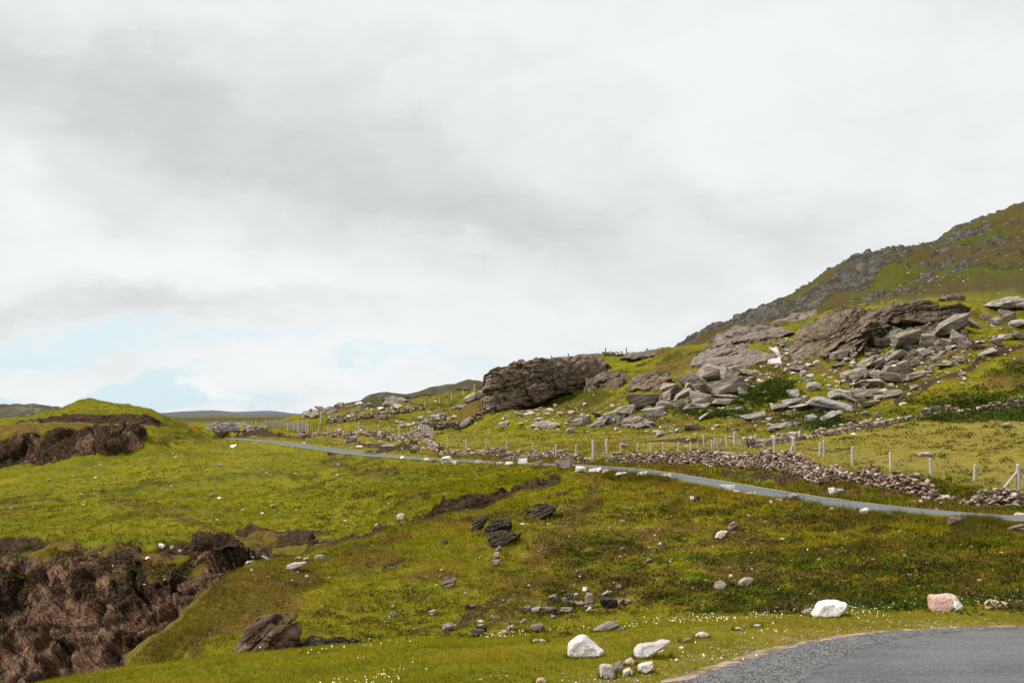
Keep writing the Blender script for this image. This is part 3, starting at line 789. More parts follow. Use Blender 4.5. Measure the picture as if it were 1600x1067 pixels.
def road_material(near):
    m, t, b = new_mat('chipped_asphalt' if near else 'blue_grey_tarmac')
    P = pos(t)
    n1 = t.noise(P, 0.5, 4); n2 = t.noise(P, 34 if near else 14, 4, .8); n3 = t.noise(P, 4, 4, .6)
    vo = t.node('ShaderNodeTexVoronoi'); t.l.new(P, vo.inputs['Vector']); vo.inputs['Scale'].default_value = 55 if near else 30
    sv = t.node('ShaderNodeSeparateColor'); t.l.new(vo.outputs['Color'], sv.inputs[0])
    if near:
        a = attr(t, 'tint'); s = t.node('ShaderNodeSeparateColor'); t.l.new(a.outputs['Color'], s.inputs[0])
        base = t.mix(t.step(t.noise(t.vmul(P, (.5, 1.4, 1)), 0.9, 6, .65), .35, .65), (0.078, 0.081, 0.083), (0.128, 0.131, 0.133))
        base = t.mix(t.step(sv.outputs[0], .4, 1.0, 0, .5), base, (0.22, 0.225, 0.225))
        base = t.mix(t.step(n2, .5, .75, 0, .8), base, (0.06, 0.062, 0.064))
        sh = t.mix(t.step(sv.outputs[1], .35, .8), (0.05, 0.05, 0.05), (0.20, 0.20, 0.20))
        sh = t.mix(t.step(n3, .5, .75, 0, .6), sh, (0.24, 0.205, 0.175))
        sh = t.mix(t.step(n2, .5, .7, 0, .75), sh, (0.045, 0.045, 0.045))
        f = t.step(t.m('ADD', s.outputs[0], t.m('MULTIPLY', t.m('SUBTRACT', n3, .5), .5)), .4, .6)
        c = t.mix(f, base, sh)
        seam = t.m('MULTIPLY', t.m('MULTIPLY', s.outputs[1], .8), t.step(n3, .42, .62))
        c = t.mix(seam, c, (0.03, 0.03, 0.03))
        ed = t.step(t.m('ADD', s.outputs[2], t.m('MULTIPLY', t.m('SUBTRACT', n2, .5), 1.1)), .45, .62)
        c = t.mix(ed, c, t.mix(t.step(n3, .4, .6), (0.12, 0.085, 0.03), (0.34, 0.27, 0.22)))
        bump(t, b, t.m('ADD', sv.outputs[0], n2), 0.6, 0.02)
    else:
        a = attr(t, 'tint'); s = t.node('ShaderNodeSeparateColor'); t.l.new(a.outputs['Color'], s.inputs[0])
        c = t.mix(t.step(n1, .3, .7), (0.088, 0.099, 0.100), (0.122, 0.132, 0.131))
        c = t.mix(t.step(s.outputs[2], 0.3, 0.75, 0.0, 0.35), c, (0.14, 0.155, 0.155))
        c = t.mix(t.step(t.noise(P, .22, 6, .7), .48, .66, 0, .6), c, (0.075, 0.082, 0.082))
        c = t.mix(t.step(n2, .45, .7, 0, .4), c, (0.17, 0.175, 0.172))
        ed = t.step(t.m('ADD', s.outputs[0], t.m('MULTIPLY', t.m('SUBTRACT', n3, .5), 1.0)), .55, .8)
        c = t.mix(ed, c, (0.42, 0.33, 0.27))
        bump(t, b, n2, 0.3, 0.01)
    t.l.new(c, b.inputs['Base Color'])
    b.inputs['Roughness'].default_value = 0.75
    return m


def plain(name, col, rough=0.8, var=0.3, scale=8.0, metal=0.0):
    m, t, b = new_mat(name)
    P = pos(t); n = t.noise(t.vmul(P, (1, 1, .25)), scale, 5, .65)
    t.l.new(t.mix(t.step(n, .3, .7, 0, var), col, tuple(c * .45 for c in col)), b.inputs['Base Color'])
    b.inputs['Roughness'].default_value = rough; b.inputs['Metallic'].default_value = metal
    bump(t, b, n, 0.3, 0.01)
    return m


M_POST = plain('weathered_pale_timber', (0.47, 0.43, 0.385), .85, .5, 14)
M_POSTB = plain('tan_timber', (0.42, 0.27, 0.14), .85, .4, 14)
M_POSTD = plain('dark_timber', (0.11, 0.095, 0.08), .9, .4, 14)
M_WIRE = plain('galvanised_wire', (0.30, 0.30, 0.30), .5, .2, 8, .7)
M_YELLOW = plain('yellow_sign_face', (0.80, 0.56, 0.01), .5, .08, 3)
M_ORANGE = plain('orange_sign_face', (0.85, 0.28, 0.02), .5, .08, 3)
M_STEEL = plain('grey_steel', (0.33, 0.34, 0.34), .5, .2, 6, .4)


# ------------------------------------------------------------------ ground object
def grid_faces(nr, nc):
    a = (np.arange(nr - 1)[:, None] * nc + np.arange(nc - 1)[None]).ravel()
    return np.stack([a, a + 1, a + nc + 1, a + nc], 1)


farm = np.maximum(sstep(TG, 19.1, 19.9) * cols(1000, 3000, 40), sstep(TG, 18.2, 19.5) * cols(-900, 480, 20))
za = np.stack([rock, heath, dark, sstep(TG, 14.5, 15)], -1).reshape(-1, 4)
zb = np.stack([np.clip(dry, 0, 1), peat_shade, farm], -1).reshape(-1, 3)
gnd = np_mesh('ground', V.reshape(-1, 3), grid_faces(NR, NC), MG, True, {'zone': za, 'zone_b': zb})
gnd['kind'] = 'structure'

sea_m, st_, sb_ = new_mat('sea_water')
sb_.inputs['Base Color'].default_value = (0.02, 0.05, 0.06, 1); sb_.inputs['Roughness'].default_value = 0.15
bump(st_, sb_, st_.noise(pos(st_), 0.4, 5), 0.4, 0.3)
sea = np_mesh('sea', [(-9000, -400, -27), (9000, -400, -27), (9000, 14000, -27), (-9000, 14000, -27)], [(0, 1, 2, 3)], sea_m)
sea['kind'] = 'structure'

# ------------------------------------------------------------------ roads
rt = np.zeros((len(ts), NA, 3))
kk = np.arange(NA) / (NA - 1)
rt[:, :, 0] = np.maximum(1 - kk / 0.14, (kk - 0.84) / 0.16 * (0.75 + .45 * (ts > 90))[:, None]).clip(0, 1)
rt[:, :, 2] = np.exp(-((kk - .5) / .14) ** 2)
road = np_mesh('road', road_pts.reshape(-1, 3), grid_faces(len(ts), NA)[:, ::-1], road_material(False), True, {'tint': rt.reshape(-1, 3)})
road['kind'] = 'structure'

NI = 60
inset = np.concatenate([[-0.25], np.linspace(0, 1.6, 30), np.linspace(1.8, 9, NI - 31)])
npnt = np.zeros((len(t2s), NI, 3)); ntint = np.zeros((len(t2s), NI, 3))
# shoulder is wide where the bend runs away from the camera and narrows to nothing beyond
wsh = np.interp(t2s, [0, 10, 17, 21, 24, 27, 40], [2.2, 1.9, 1.55, 1.15, .75, .25, .12])
pivot = np.array([9.0, 8.0])
for k in range(NI):
    q = ne[:, :2] + nr2 * min(inset[k], 0.4)
    if inset[k] > 0.4:
        dv = pivot - q; dl = np.linalg.norm(dv, axis=1)[:, None]
        q = q + dv / dl * np.minimum(inset[k] - 0.4, dl * 0.97)
    npnt[:, k, :2] = q
    npnt[:, k, 2] = ne[:, 2] + 0.012 * np.clip(inset[k], 0, 3) - (0.05 if inset[k] < 0 else 0)
    ntint[:, k, 0] = 1 - sstep(np.full(len(t2s), inset[k]), wsh * .9, wsh * 1.1)
    ntint[:, k, 1] = np.exp(-((inset[k] - wsh) / 0.045) ** 2)
    ntint[:, k, 2] = 1 - sstep(np.full(len(t2s), inset[k]), 0.0, 0.16)
npnt[:, :, 2] += 0.012 * fbm(npnt.reshape(-1, 3) * 9, 3, 90).reshape(npnt.shape[:2]) * ntint[:, :, 0]
nroad = np_mesh('road_bend', npnt.reshape(-1, 3), grid_faces(len(t2s), NI)[:, ::-1], road_material(True), True, {'tint': ntint.reshape(-1, 3)})
nroad['kind'] = 'structure'

# ------------------------------------------------------------------ rock shapes
def hull_mesh(pts, cuts=3, bevel=0.06, rough=0.04, seed=0, nsc=2.2):
    """convex block with knocked-off edges and a rough skin; unit size, returned as numpy (V, tris)"""
    bm = bmesh.new()
    for p_ in pts: bm.verts.new(p_)
    r = bmesh.ops.convex_hull(bm, input=bm.verts)
    bmesh.ops.delete(bm, geom=[g for g in r['geom_interior'] if isinstance(g, bmesh.types.BMVert)], context='VERTS')
    bmesh.ops.dissolve_limit(bm, angle_limit=math.radians(9), verts=bm.verts, edges=bm.edges)
    if bevel:
        bmesh.ops.bevel(bm, geom=list(bm.edges), offset=bevel, segments=1, affect='EDGES', clamp_overlap=True)
    bmesh.ops.triangulate(bm, faces=bm.faces)
    if cuts:
        for _ in range(cuts):
            lim = 0.9 * (0.55 ** _)
            es = [e for e in bm.edges if e.calc_length() > lim * 0.5]
            if es: bmesh.ops.subdivide_edges(bm, edges=es, cuts=1)
            bmesh.ops.triangulate(bm, faces=bm.faces)
    bm.normal_update()
    v = np.array([x.co[:] for x in bm.verts]); n = np.array([x.normal[:] for x in bm.verts])
    bm.verts.index_update()
    f = np.array([[q.index for q in x.verts] for x in bm.faces])
    bm.free()
    if rough:
        d = fbm(v * nsc + seed * 7.1, 4, seed) * rough + fbm(v * nsc * 0.5 + seed * 3.3, 2, seed + 40) * rough * 1.2
        v = v + n * d[:, None]
    return v, f


def rand_block(seed, dims=(1, .8, .6), n=15, **kw):
    r = np.random.default_rng(seed)
    p_ = r.normal(size=(n, 3)); p_ /= np.linalg.norm(p_, axis=1)[:, None]
    p_ = np.sign(p_) * np.abs(p_) ** 0.7
    p_ *= r.uniform(0.8, 1.05, (n, 1)) * 0.5
    p_ /= np.abs(p_).max(0) * 2
    p_ *= np.array(dims)
    return hull_mesh(p_, seed=seed, **kw)


def slab_block(seed, **kw):
    """broken bedrock: a sheared box with corners knocked off, unit bounding box"""
    r = np.random.default_rng(seed)
    p_ = []
    for x in (-.5, .5):
        for y in (-.5, .5):
            for z in (-.5, .5):
                q = np.array([x, y, z]) * r.uniform(.45, 1.0, 3)
                p_.append(q)
                if r.random() < .6: p_.append(q + r.normal(0, .16, 3))
    p_ = np.array(p_); p_[:, 0] += p_[:, 2] * r.uniform(-.45, .45); p_[:, 2] += p_[:, 0] * r.uniform(-.25, .25)
    v, f = hull_mesh(p_, seed=seed, **kw)
    return unit(v), f


def unit(v):
    lo, hi = v.min(0), v.max(0)
    return (v - (lo + hi) / 2) / (hi - lo)


BLOCKS = [slab_block(100 + i, cuts=4, bevel=.018, rough=.022) for i in range(14)]
for i in range(10):
    v_, f_ = rand_block(150 + i, (1, .9, .8), 10 + i, cuts=4, bevel=.02, rough=.03); BLOCKS.append((unit(v_), f_))
SMALL = [rand_block(200 + i, (1, .85, .7), 10 + i % 4, cuts=1, bevel=.03, rough=.03) for i in range(10)]
TINY = [rand_block(300 + i, (1, .8, .6), 9, cuts=0, bevel=0, rough=0) for i in range(10)]


def mesh_only(name, V_, F_, mat):
    o = np_mesh(name, V_, F_, mat, False)
    me = o.data
    bpy.data.objects.remove(o)
    return me


M_RIB = rock_material('ribbed_mossy_schist', (0.036, 0.027, 0.02), (0.270, 0.205, 0.150), (0.36, 0.32, 0.28), 0.62, .6, (0.11, 0.075, 0.05))
BLOCK_ME, SMALL_ME = {}, {}


def block_mesh(i, mat):
    if (i, mat.name) not in BLOCK_ME: BLOCK_ME[(i, mat.name)] = mesh_only('boulder', *BLOCKS[i], mat)
    return BLOCK_ME[(i, mat.name)]


def small_mesh(i, mat):
    if (i, mat.name) not in SMALL_ME: SMALL_ME[(i, mat.name)] = mesh_only('stone', *SMALL[i], mat)
    return SMALL_ME[(i, mat.name)]


NB = [0]


def block(px, py, w, h, mat, label, tilt=0, dep=0.9, yaw=None, group=None, name='boulder', cat='boulder', shape=None, sink=0.18, D=None):
    """a loose block: px, py is the middle of its foot, w and h its size in photo pixels"""
    NB[0] += 1
    r = random.Random(NB[0] * 13 + int(px))
    P_ = hit(px, py) if D is None else at(px, py, D)
    k = P_.y / F_PX
    angular = (mat is M_BLOCK and r.random() < .62) or mat is M_DARK or (mat is M_GREYB and r.random() < .6)
    me = block_mesh((r.randrange(14) if angular else 14 + r.randrange(10)) if shape is None else shape, mat)
    o = bpy.data.objects.new(name, me)
    COL.objects.link(o)
    H = h * k
    ct, st = abs(math.cos(math.radians(tilt))), abs(math.sin(math.radians(tilt)))
    ww, hh = w * k * 1.06, H * 1.12
    if abs(tilt) > 3 and w > h:                               # un-tilted size of a tilted slab
        hh = max(hh * .55, (hh - ww * st * .75) / max(ct, .5)); ww = ww / max(ct, .75)
    o.scale = (ww, w * k * dep, hh)
    o.rotation_euler = (r.uniform(-.12, .12), -math.radians(tilt), r.uniform(-.3, .3) if yaw is None else math.radians(yaw))
    o.location = P_ + Vector((0, w * k * dep * 0.25, H * (0.5 - sink * .45)))
    return tag(o, label, cat, group)


def outline_rock(name, cat, label, poly, mat, D=None, thick=0.6, foot=None, cuts=4, rough=0.03, bevel=.03, lean=0.25, group=None, seed=1):
    """convex boulder whose near outline is measured from the photo, with a real thickness behind it"""
    xs = [p_[0] for p_ in poly]; ys = [p_[1] for p_ in poly]
    fx, fy = foot or ((min(xs) + max(xs)) / 2, max(ys) - 0.06 * (max(ys) - min(ys)))
    P_ = hit(fx, fy) if D is None else at(fx, fy, D)
    k = P_.y / F_PX
    cx, cy = sum(xs) / len(xs), sum(ys) / len(ys)
    W_ = (max(xs) - min(xs)) * k; H_ = (max(ys) - min(ys)) * k
    q = np.array([((x - fx) * k, 0, (fy - y) * k) for x, y in poly])
    c = np.array([(cx - fx) * k, 0, (fy - cy) * k])
    t_ = thick * max(W_, H_)
    rr = np.random.default_rng(seed)
    rings = []
    for yy, sc in ((-0.5, .78), (-.22, .97), (.1, 1.0), (.45, .8)):
        a = c + (q - c) * sc
        a = a + rr.normal(0, .012 * W_, a.shape)
        a[:, 1] = yy * t_ + lean * (a[:, 2] - c[2])
        rings.append(a)
    pts = np.concatenate(rings); s = max(W_, H_)
    v, f = hull_mesh(pts / s, cuts=cuts, bevel=bevel, rough=rough, seed=seed, nsc=3)
    o = np_mesh(name, v * s, f, mat, False)
    o.location = P_ + Vector((0, t_ * 0.28, -0.02 * H_))
    return tag(o, label, cat, group)


_ico = {}


def ico(n):
    if n not in _ico:
        bm = bmesh.new(); bmesh.ops.create_icosphere(bm, subdivisions=n, radius=1)
        v = np.array([x.co[:] for x in bm.verts]); bm.verts.index_update()
        f = np.array([[q.index for q in x.verts] for x in bm.faces]); bm.free()
        _ico[n] = (v, f)
    return _ico[n]


def outcrop(label, poly, D, depth, mat, dims=(3, 2.4, .8), dip=20, amp=0.5, seed=1, sub=6, lean=0.4, name='rock_outcrop', cat='rock outcrop', power=3.2, fine=1.0, back=0.45):
    """crag: outline measured from the photo, thick, with bedded and jointed relief on every side"""
    xs = np.array([p_[0] for p_ in poly], float); ys = np.array([p_[1] for p_ in poly], float)
    cx, cy = (xs.min() + xs.max()) / 2, (ys.min() + ys.max()) / 2
    j_ = np.where(ys > cy + .1 * np.ptp(ys))[0]
    Db = np.array([hit(x, y - .06 * np.ptp(ys), 30).y for x, y in zip(xs[j_], ys[j_])])
    lift = (ys[j_] - cy) / np.ptp(ys)                      # lower points of the foot stand nearer
    Mx = np.stack([xs[j_] - cx, np.ones(len(j_))], 1)
    sl_, D = np.linalg.lstsq(Mx, Db, rcond=None)[0] if len(j_) > 2 else (0.0, Db.mean())
    skew = float(np.clip(sl_ * F_PX / D, -1.3, 1.3))
    D = D + lean * (ys.max() - ys.min()) * D / F_PX * .5 + depth * .12
    back = 0.0
    k = D / F_PX
    # radius of the outline as a function of angle (polygon / ray crossing)
    th = np.linspace(-math.pi, math.pi, 721)
    R_ = np.zeros(len(th))
    n = len(xs)
    for i in range(n):
        ax, ay, bx, by = xs[i] - cx, cy - ys[i], xs[(i + 1) % n] - cx, cy - ys[(i + 1) % n]
        dx, dy = np.cos(th), np.sin(th)
        ex, ey = bx - ax, by - ay
        den = dx * ey - dy * ex
        with np.errstate(divide='ignore', invalid='ignore'):
            t_ = (ax * ey - ay * ex) / den; s = (ax * dy - ay * dx) / den
        ok = (np.abs(den) > 1e-9) & (s >= -1e-6) & (s <= 1 + 1e-6) & (t_ > 0)
        R_ = np.where(ok, np.maximum(R_, t_), R_)
    v, f = ico(sub)
    ang = np.arctan2(v[:, 2], v[:, 0]); s = np.hypot(v[:, 0], v[:, 2]); c = v[:, 1]
    nn = (np.abs(s) ** power + np.abs(c) ** power) ** (-1 / power)
    s, c = s * nn, c * nn
    r = np.interp(ang, th, R_) * k
    p_ = np.stack([np.cos(ang) * r * s, c * depth, np.sin(ang) * r * s], 1)
    hgt = (ys.max() - ys.min()) * k
    p_[:, 1] += lean * p_[:, 2] + skew * p_[:, 0]
    # outward direction
    nrm_ = p_ / np.array([np.ptp(xs) * k, depth * 2, hgt]) ** 2; nrm_ /= np.linalg.norm(nrm_, axis=1)[:, None]
    q = p_ + seed * 11.3
    d = bedded(q, dims[2], dims[0], dip, seed) * amp + bedded(q, dims[2] * .36, dims[0] * .4, dip, seed + 5, .4) * amp * .38 * fine + fbm(q / (dims[0] * .2), 3, seed + 9) * amp * .14 + fbm(q / (dims[0] * 1.3), 3, seed + 10) * amp * .9
    p_ = p_ + nrm_ * (d - amp * 0.25)[:, None]
    o = np_mesh(name, p_, f, mat, False)
    C_ = at(cx, cy, D)
    o.location = C_ + Vector((0, depth * back, 0))
    return tag(o, label, cat)


# ------------------------------------------------------------------ crags on the hillside
outcrop('long dark cliff-like crag on the middle of the hillside with fence posts along its top',
        [(762, 660), (756, 640), (756, 612), (758, 588), (775, 581), (800, 575), (825, 566), (850, 559), (890, 554), (925, 555), (945, 563), (953, 574), (946, 590), (930, 602), (905, 616), (875, 624), (845, 630), (815, 640), (785, 652)],
        258, 8, M_CRAG, (4.6, 3.4, 1.5), 14, 1.1, 4, 7, .45, power=5, fine=1.5)
outcrop('pale rounded dome of layered rock at the right end of the long crag', [(868, 574), (884, 559), (905, 553), (928, 553), (946, 562), (954, 571), (938, 582), (905, 588), (880, 584)], 258, 3, M_SLAB, (3, 2.4, .6), -16, .5, 5, 6, 1.0)
outcrop('dark overhanging block right of the long crag with a black hollow under it', [(925, 600), (932, 588), (948, 580), (965, 582), (975, 590), (972, 604), (958, 613), (940, 611)], 250, 2.6, M_CRAG, (2, 1.6, .7), 18, .4, 13, 6, .3)
outcrop('brown ribbed knob of rock between the long crag and the grassy saddle', [(984, 612), (986, 594), (998, 583), (1012, 580), (1030, 588), (1046, 592), (1040, 604), (1022, 615), (1000, 618)], 238, 2.6, M_CRAG, (2.4, 2, .6), 18, .45, 17, 6, .3)
outcrop('broad pinkish bedrock slab on the skyline side of the hill', [(1122, 540), (1128, 518), (1150, 510), (1175, 508), (1205, 513), (1226, 524), (1205, 533), (1180, 537), (1150, 541)], 268, 5, M_SLAB, (3, 2.4, .5), 14, .55, 21, 6, 1.8)
outcrop('low pinkish bedrock slab with a white quartz patch above the boulder pile', [(1082, 570), (1092, 555), (1115, 543), (1140, 536), (1165, 544), (1192, 556), (1196, 566), (1170, 573), (1135, 580), (1100, 577)], 232, 5, M_SLAB, (2.8, 2.4, .45), 16, .55, 23, 6, 1.6)
outcrop('pale bedrock slab high on the hill between the pink slab and the ribbed brown face', [(1192, 512), (1215, 500), (1245, 488), (1270, 487), (1276, 497), (1262, 508), (1235, 514), (1212, 519)], 272, 4, M_SLAB, (2.4, 2.4, .4), 16, .45, 27, 6, 1.8)
outcrop('large ribbed brown rock face left of the big block scree', [(1232, 572), (1240, 545), (1258, 520), (1275, 500), (1300, 488), (1335, 484), (1372, 490), (1378, 502), (1352, 522), (1330, 540), (1312, 560), (1290, 574), (1262, 580), (1244, 578)],
        232, 5, M_RIB, (2.4, 2.4, .8), 30, 1.25, 31, 7, 1.7, fine=1.5)
outcrop('tall dark crag with flat mossy top crowning the big block scree', [(1372, 492), (1384, 476), (1402, 467), (1432, 465), (1458, 468), (1464, 478), (1490, 476), (1506, 484), (1500, 500), (1480, 512), (1448, 512), (1412, 516), (1388, 508)],
        228, 4.0, M_CRAG, (3.2, 2.6, 2.4), 8, .75, 37, 7, .1, power=6)
outcrop('low mossy ledge of rock on the brow at the right edge', [(1535, 482), (1548, 470), (1575, 465), (1612, 468), (1620, 484), (1590, 486), (1560, 485)], 236, 3, M_GREYB, (3, 3, .6), 8, .35, 41, 5, .4)
outcrop('small pale broken ledge behind the flat topped crag', [(1455, 472), (1470, 463), (1495, 459), (1520, 462), (1512, 470), (1488, 475)], 262, 3, M_SLAB, (2.2, 2, .5), 10, .4, 43, 5, .5)
outcrop('long low slab of bedrock on the skyline beside the hill fence', [(968, 561), (976, 553), (1000, 551), (1028, 553), (1018, 560), (990, 564)], 300, 3, M_SLAB, (3, 3, .5), 5, .3, 47, 5, .7)
outcrop('rounded grey bedrock hump among the small boulders above the field wall', [(1198, 671), (1206, 664), (1228, 659), (1250, 660), (1258, 666), (1240, 671)], 150, 1.5, M_GREYB, (1.6, 1.4, .3), 8, .14, 51, 5, .6)
outcrop('low crumbling ledge of pale rock at the foot of the hill', [(975, 668), (972, 657), (985, 652), (1005, 652), (1020, 659), (1018, 667), (998, 672)], 172, 1.8, M_GREYB, (1.4, 1.2, .35), 6, .3, 53, 6, .4)
outcrop('flat layered ledge of rock below the long crag', [(828, 667), (835, 660), (858, 657), (876, 662), (868, 669), (848, 671)], 190, 1.6, M_GREYB, (1.5, 1.2, .25), 6, .25, 57, 5, .6)
# left end of the hill
outcrop('ribbed grey rock knoll at the left end of the hill above the sheep pen', [(470, 652), (474, 642), (486, 637), (500, 640), (505, 648), (498, 655), (482, 657)], 330, 3.2, M_GREYB, (2.6, 2, .6), -30, .5, 61, 6, .3)
outcrop('rounded grey knoll with a dark cleft on the left skyline', [(502, 648), (505, 638), (516, 634), (528, 640), (530, 648), (516, 651)], 335, 2.6, M_GREYB, (2.6, 2, .8), 10, .5, 63, 6, .3)
outcrop('grey double-humped rock on the skyline left of the dark green hill', [(595, 634), (602, 622), (615, 619), (630, 622), (640, 626), (634, 633), (615, 637)], 345, 3.2, M_GREYB, (2.6, 2.2, .9), 14, .5, 67, 6, .3)
outcrop('big pale broken rock behind the sheep pen fence', [(327, 674), (331, 665), (341, 659), (360, 658), (376, 661), (392, 667), (394, 674), (360, 676)], 285, 1.2, M_PALE, (2.0, 1.6, .5), 25, .2, 71, 6, .9)
# spur below the road
outcrop('largest black rock face set in the green slope below the road', [(758, 838), (759, 824), (768, 815), (782, 812), (798, 816), (804, 822), (790, 834), (772, 842)], 66, .75, M_DARK, (.8, .7, .3), 18, .16, 73, 6, .7)
outcrop('low black ledge just under the largest black rock face', [(764, 853), (764, 843), (776, 838), (795, 833), (815, 832), (812, 840), (795, 848), (778, 855)], 62.5, .6, M_DARK, (.8, .7, .25), 18, .13, 77, 6, .9)
outcrop('upper black wedge rock on the spur with a pale edge', [(820, 806), (823, 796), (840, 788), (858, 785), (872, 791), (862, 802), (848, 812), (832, 818)], 70, .75, M_DARK, (.9, .8, .3), 22, .16, 79, 6, .8)
outcrop('small dark rock left of the largest black rock face', [(726, 828), (736, 818), (752, 806), (766, 806), (758, 820), (745, 833)], 65.5, .5, M_DARK, (.7, .6, .2), 30, .12, 83, 5, .8)
outcrop('rusty brown rock bluff at the foot of the spur beside the inlet', [(356, 1035), (372, 1010), (385, 990), (404, 968), (430, 966), (455, 973), (470, 988), (468, 1010), (462, 1028), (430, 1040), (395, 1044)], 36.5, 1.1, M_BLUFF, (1.1, .9, .3), 48, .16, 89, 7, .25)
outcrop('low black rock lip running right from the brown bluff', [(458, 1020), (474, 1001), (500, 996), (530, 999), (560, 998), (590, 1002), (612, 1010), (600, 1020), (540, 1024), (490, 1028)], 33.5, .6, M_DARK, (.6, .5, .2), 14, .2, 91, 6, .1)

# ------------------------------------------------------------------ boulder pile and block scree
PILE = 'large grey-green blocks of the boulder pile under the pink slab'
for (x, y, w, h, tl, lb) in (
        (1118, 598, 44, 22, -8, 'big brown-grey block capping the boulder pile under the pink slab'), (1146, 607, 34, 22, -38, 'leaning block on the right shoulder of the boulder pile'), (1084, 604, 34, 18, 14, 'pale block on the upper left of the boulder pile'),
        (1087, 610, 10, 24, 38, 'thin upright splinter wedged in the boulder pile'), (1098, 618, 28, 17, 10, 'dark middle block of the boulder pile'), (1128, 620, 62, 24, 12, 'widest pale slab in the middle of the boulder pile'),
        (1074, 615, 18, 14, 20, 'small block at the left of the dark middle pile block'), (1051, 619, 34, 20, 22, 'pale block at the left end of the boulder pile'), (1042, 630, 24, 16, 20, 'low left corner block of the boulder pile'),
        (1070, 627, 30, 16, 26, 'wedge block at the lower left of the boulder pile'), (1096, 634, 36, 17, -6, 'rounded lower block at the centre of the boulder pile'), (1134, 626, 42, 8, -4, 'thin ledge-like slab with a black gap over it in the boulder pile'),
        (1128, 634, 34, 11, -8, 'pale slab at the lower right of the boulder pile'), (1066, 638, 14, 11, 5, 'small block at the foot of the boulder pile'), (1092, 640, 38, 7, 0, 'flat slab at the very foot of the boulder pile'),
        (1150, 588, 30, 14, 6, 'rounded grey block behind the top of the boulder pile'), (1172, 588, 28, 10, -14, 'slanting flat block behind the boulder pile, right side'), (1160, 622, 18, 12, -30, 'small slanted block at the right end of the boulder pile'),
        (1008, 640, 44, 20, 6, 'broad brownish block left of the boulder pile'), (1022, 652, 32, 14, -4, 'pale block in front of the brownish block left of the boulder pile'), (1040, 641, 26, 12, -8, 'low block between the boulder pile and the brownish block'),
        (978, 650, 28, 13, 4, 'grey block in the rock line below the brown knob'), (958, 660, 28, 16, 6, 'squarish grey block in the rock line below the brown knob'), (938, 653, 24, 8, -24, 'dark tilted slab in the rock line right of the long crag'),
        (914, 663, 22, 12, 4, 'dark grey block at the left of the hill foot rock line'), (903, 665, 18, 9, 0, 'lowest left block of the hill foot rock line'), (938, 666, 30, 9, 2, 'low flat block at the hill foot rock line')):
    block(x, y, w * 1.12, h * 1.4, M_BLOCK if x > 1035 else M_GREYB, lb, tl, .9, name='rock_block', cat='rock block', group=PILE if x > 1035 else 'grey blocks along the foot of the hill')
for (x, y, w, h, tl, lb) in (
        (1490, 523, 50, 30, 24, 'longest pale green-grey slab leaning under the flat topped crag'), (1458, 511, 32, 22, 14, 'pale slab beside the longest slab under the flat topped crag'), (1500, 517, 20, 15, 30, 'small square block right of the longest pale slab'),
        (1428, 541, 52, 26, 14, 'wide pale slab with a black shadow gap in the middle of the scree'), (1455, 543, 26, 20, -8, 'angular block right of the wide pale slab'), (1402, 565, 36, 18, 30, 'long slab tilted up to the right in the scree middle'),
        (1375, 573, 26, 14, 18, 'grey block left of the long tilted slab'), (1355, 576, 28, 18, -6, 'square grey block on the scree left side'), (1447, 560, 17, 15, 12, 'dark grey pointed block below the wide pale slab'),
        (1405, 588, 40, 18, 10, 'brown-grey ridge block in the lower scree'), (1395, 598, 50, 18, -10, 'dark round-topped block low in the scree'), (1337, 592, 32, 15, 12, 'grey block at the lower left of the scree'),
        (1345, 604, 30, 9, 2, 'thin slab lowest on the scree left side'), (1370, 605, 22, 17, -28, 'wedge with a pink face at the scree foot'), (1432, 592, 40, 12, 8, 'pale flat block on the right foot of the scree'),
        (1420, 598, 18, 13, 6, 'small pale block at the right foot of the scree'), (1498, 540, 18, 22, 64, 'steep slab standing right of the scree'), (1480, 545, 26, 16, -12, 'dark block with a black hollow at the scree right side'),
        (1510, 545, 16, 13, -10, 'small block right of the steep slab'), (1520, 512, 26, 18, -34, 'brown slanted block beside the flat topped crag'), (1438, 566, 20, 7, 0, 'pale thin slab in the scree centre'),
        (1416, 575, 22, 12, 16, 'block between the ridge block and the thin slab'), (1462, 566, 20, 10, 8, 'grey block on the scree right foot'), (1393, 540, 28, 24, 36, 'grey slab leaning under the left end of the flat topped crag'),
        (1408, 527, 34, 14, -20, 'dark block right under the flat topped crag'), (1315, 562, 24, 14, 10, 'dark rounded block on the grass left of the scree'), (1310, 574, 18, 8, 14, 'flat block under the dark rounded block left of the scree'),
        (1322, 543, 24, 10, 20, 'dark ledge block above the grass tongue left of the scree'), (1342, 520, 20, 9, 6, 'pinkish flat block on the ribbed brown face'), (1345, 536, 14, 10, 14, 'small pale block above the grass tongue'),
        (1373, 541, 26, 14, -12, 'dark block at the top of the grass tongue'), (1478, 575, 26, 8, 4, 'flat pale block at the scree lower right'), (1455, 581, 12, 9, 0, 'small pale block right of the ridge block'), (1335, 580, 16, 11, -20, 'small grey block above the lowest thin slab')):
    block(x, y, w * 1.12, h * 1.18, M_BLOCK if w > 20 else M_GREYB, lb, tl, .9, name='rock_block', cat='rock block', group='blocks of the scree below the flat topped crag')
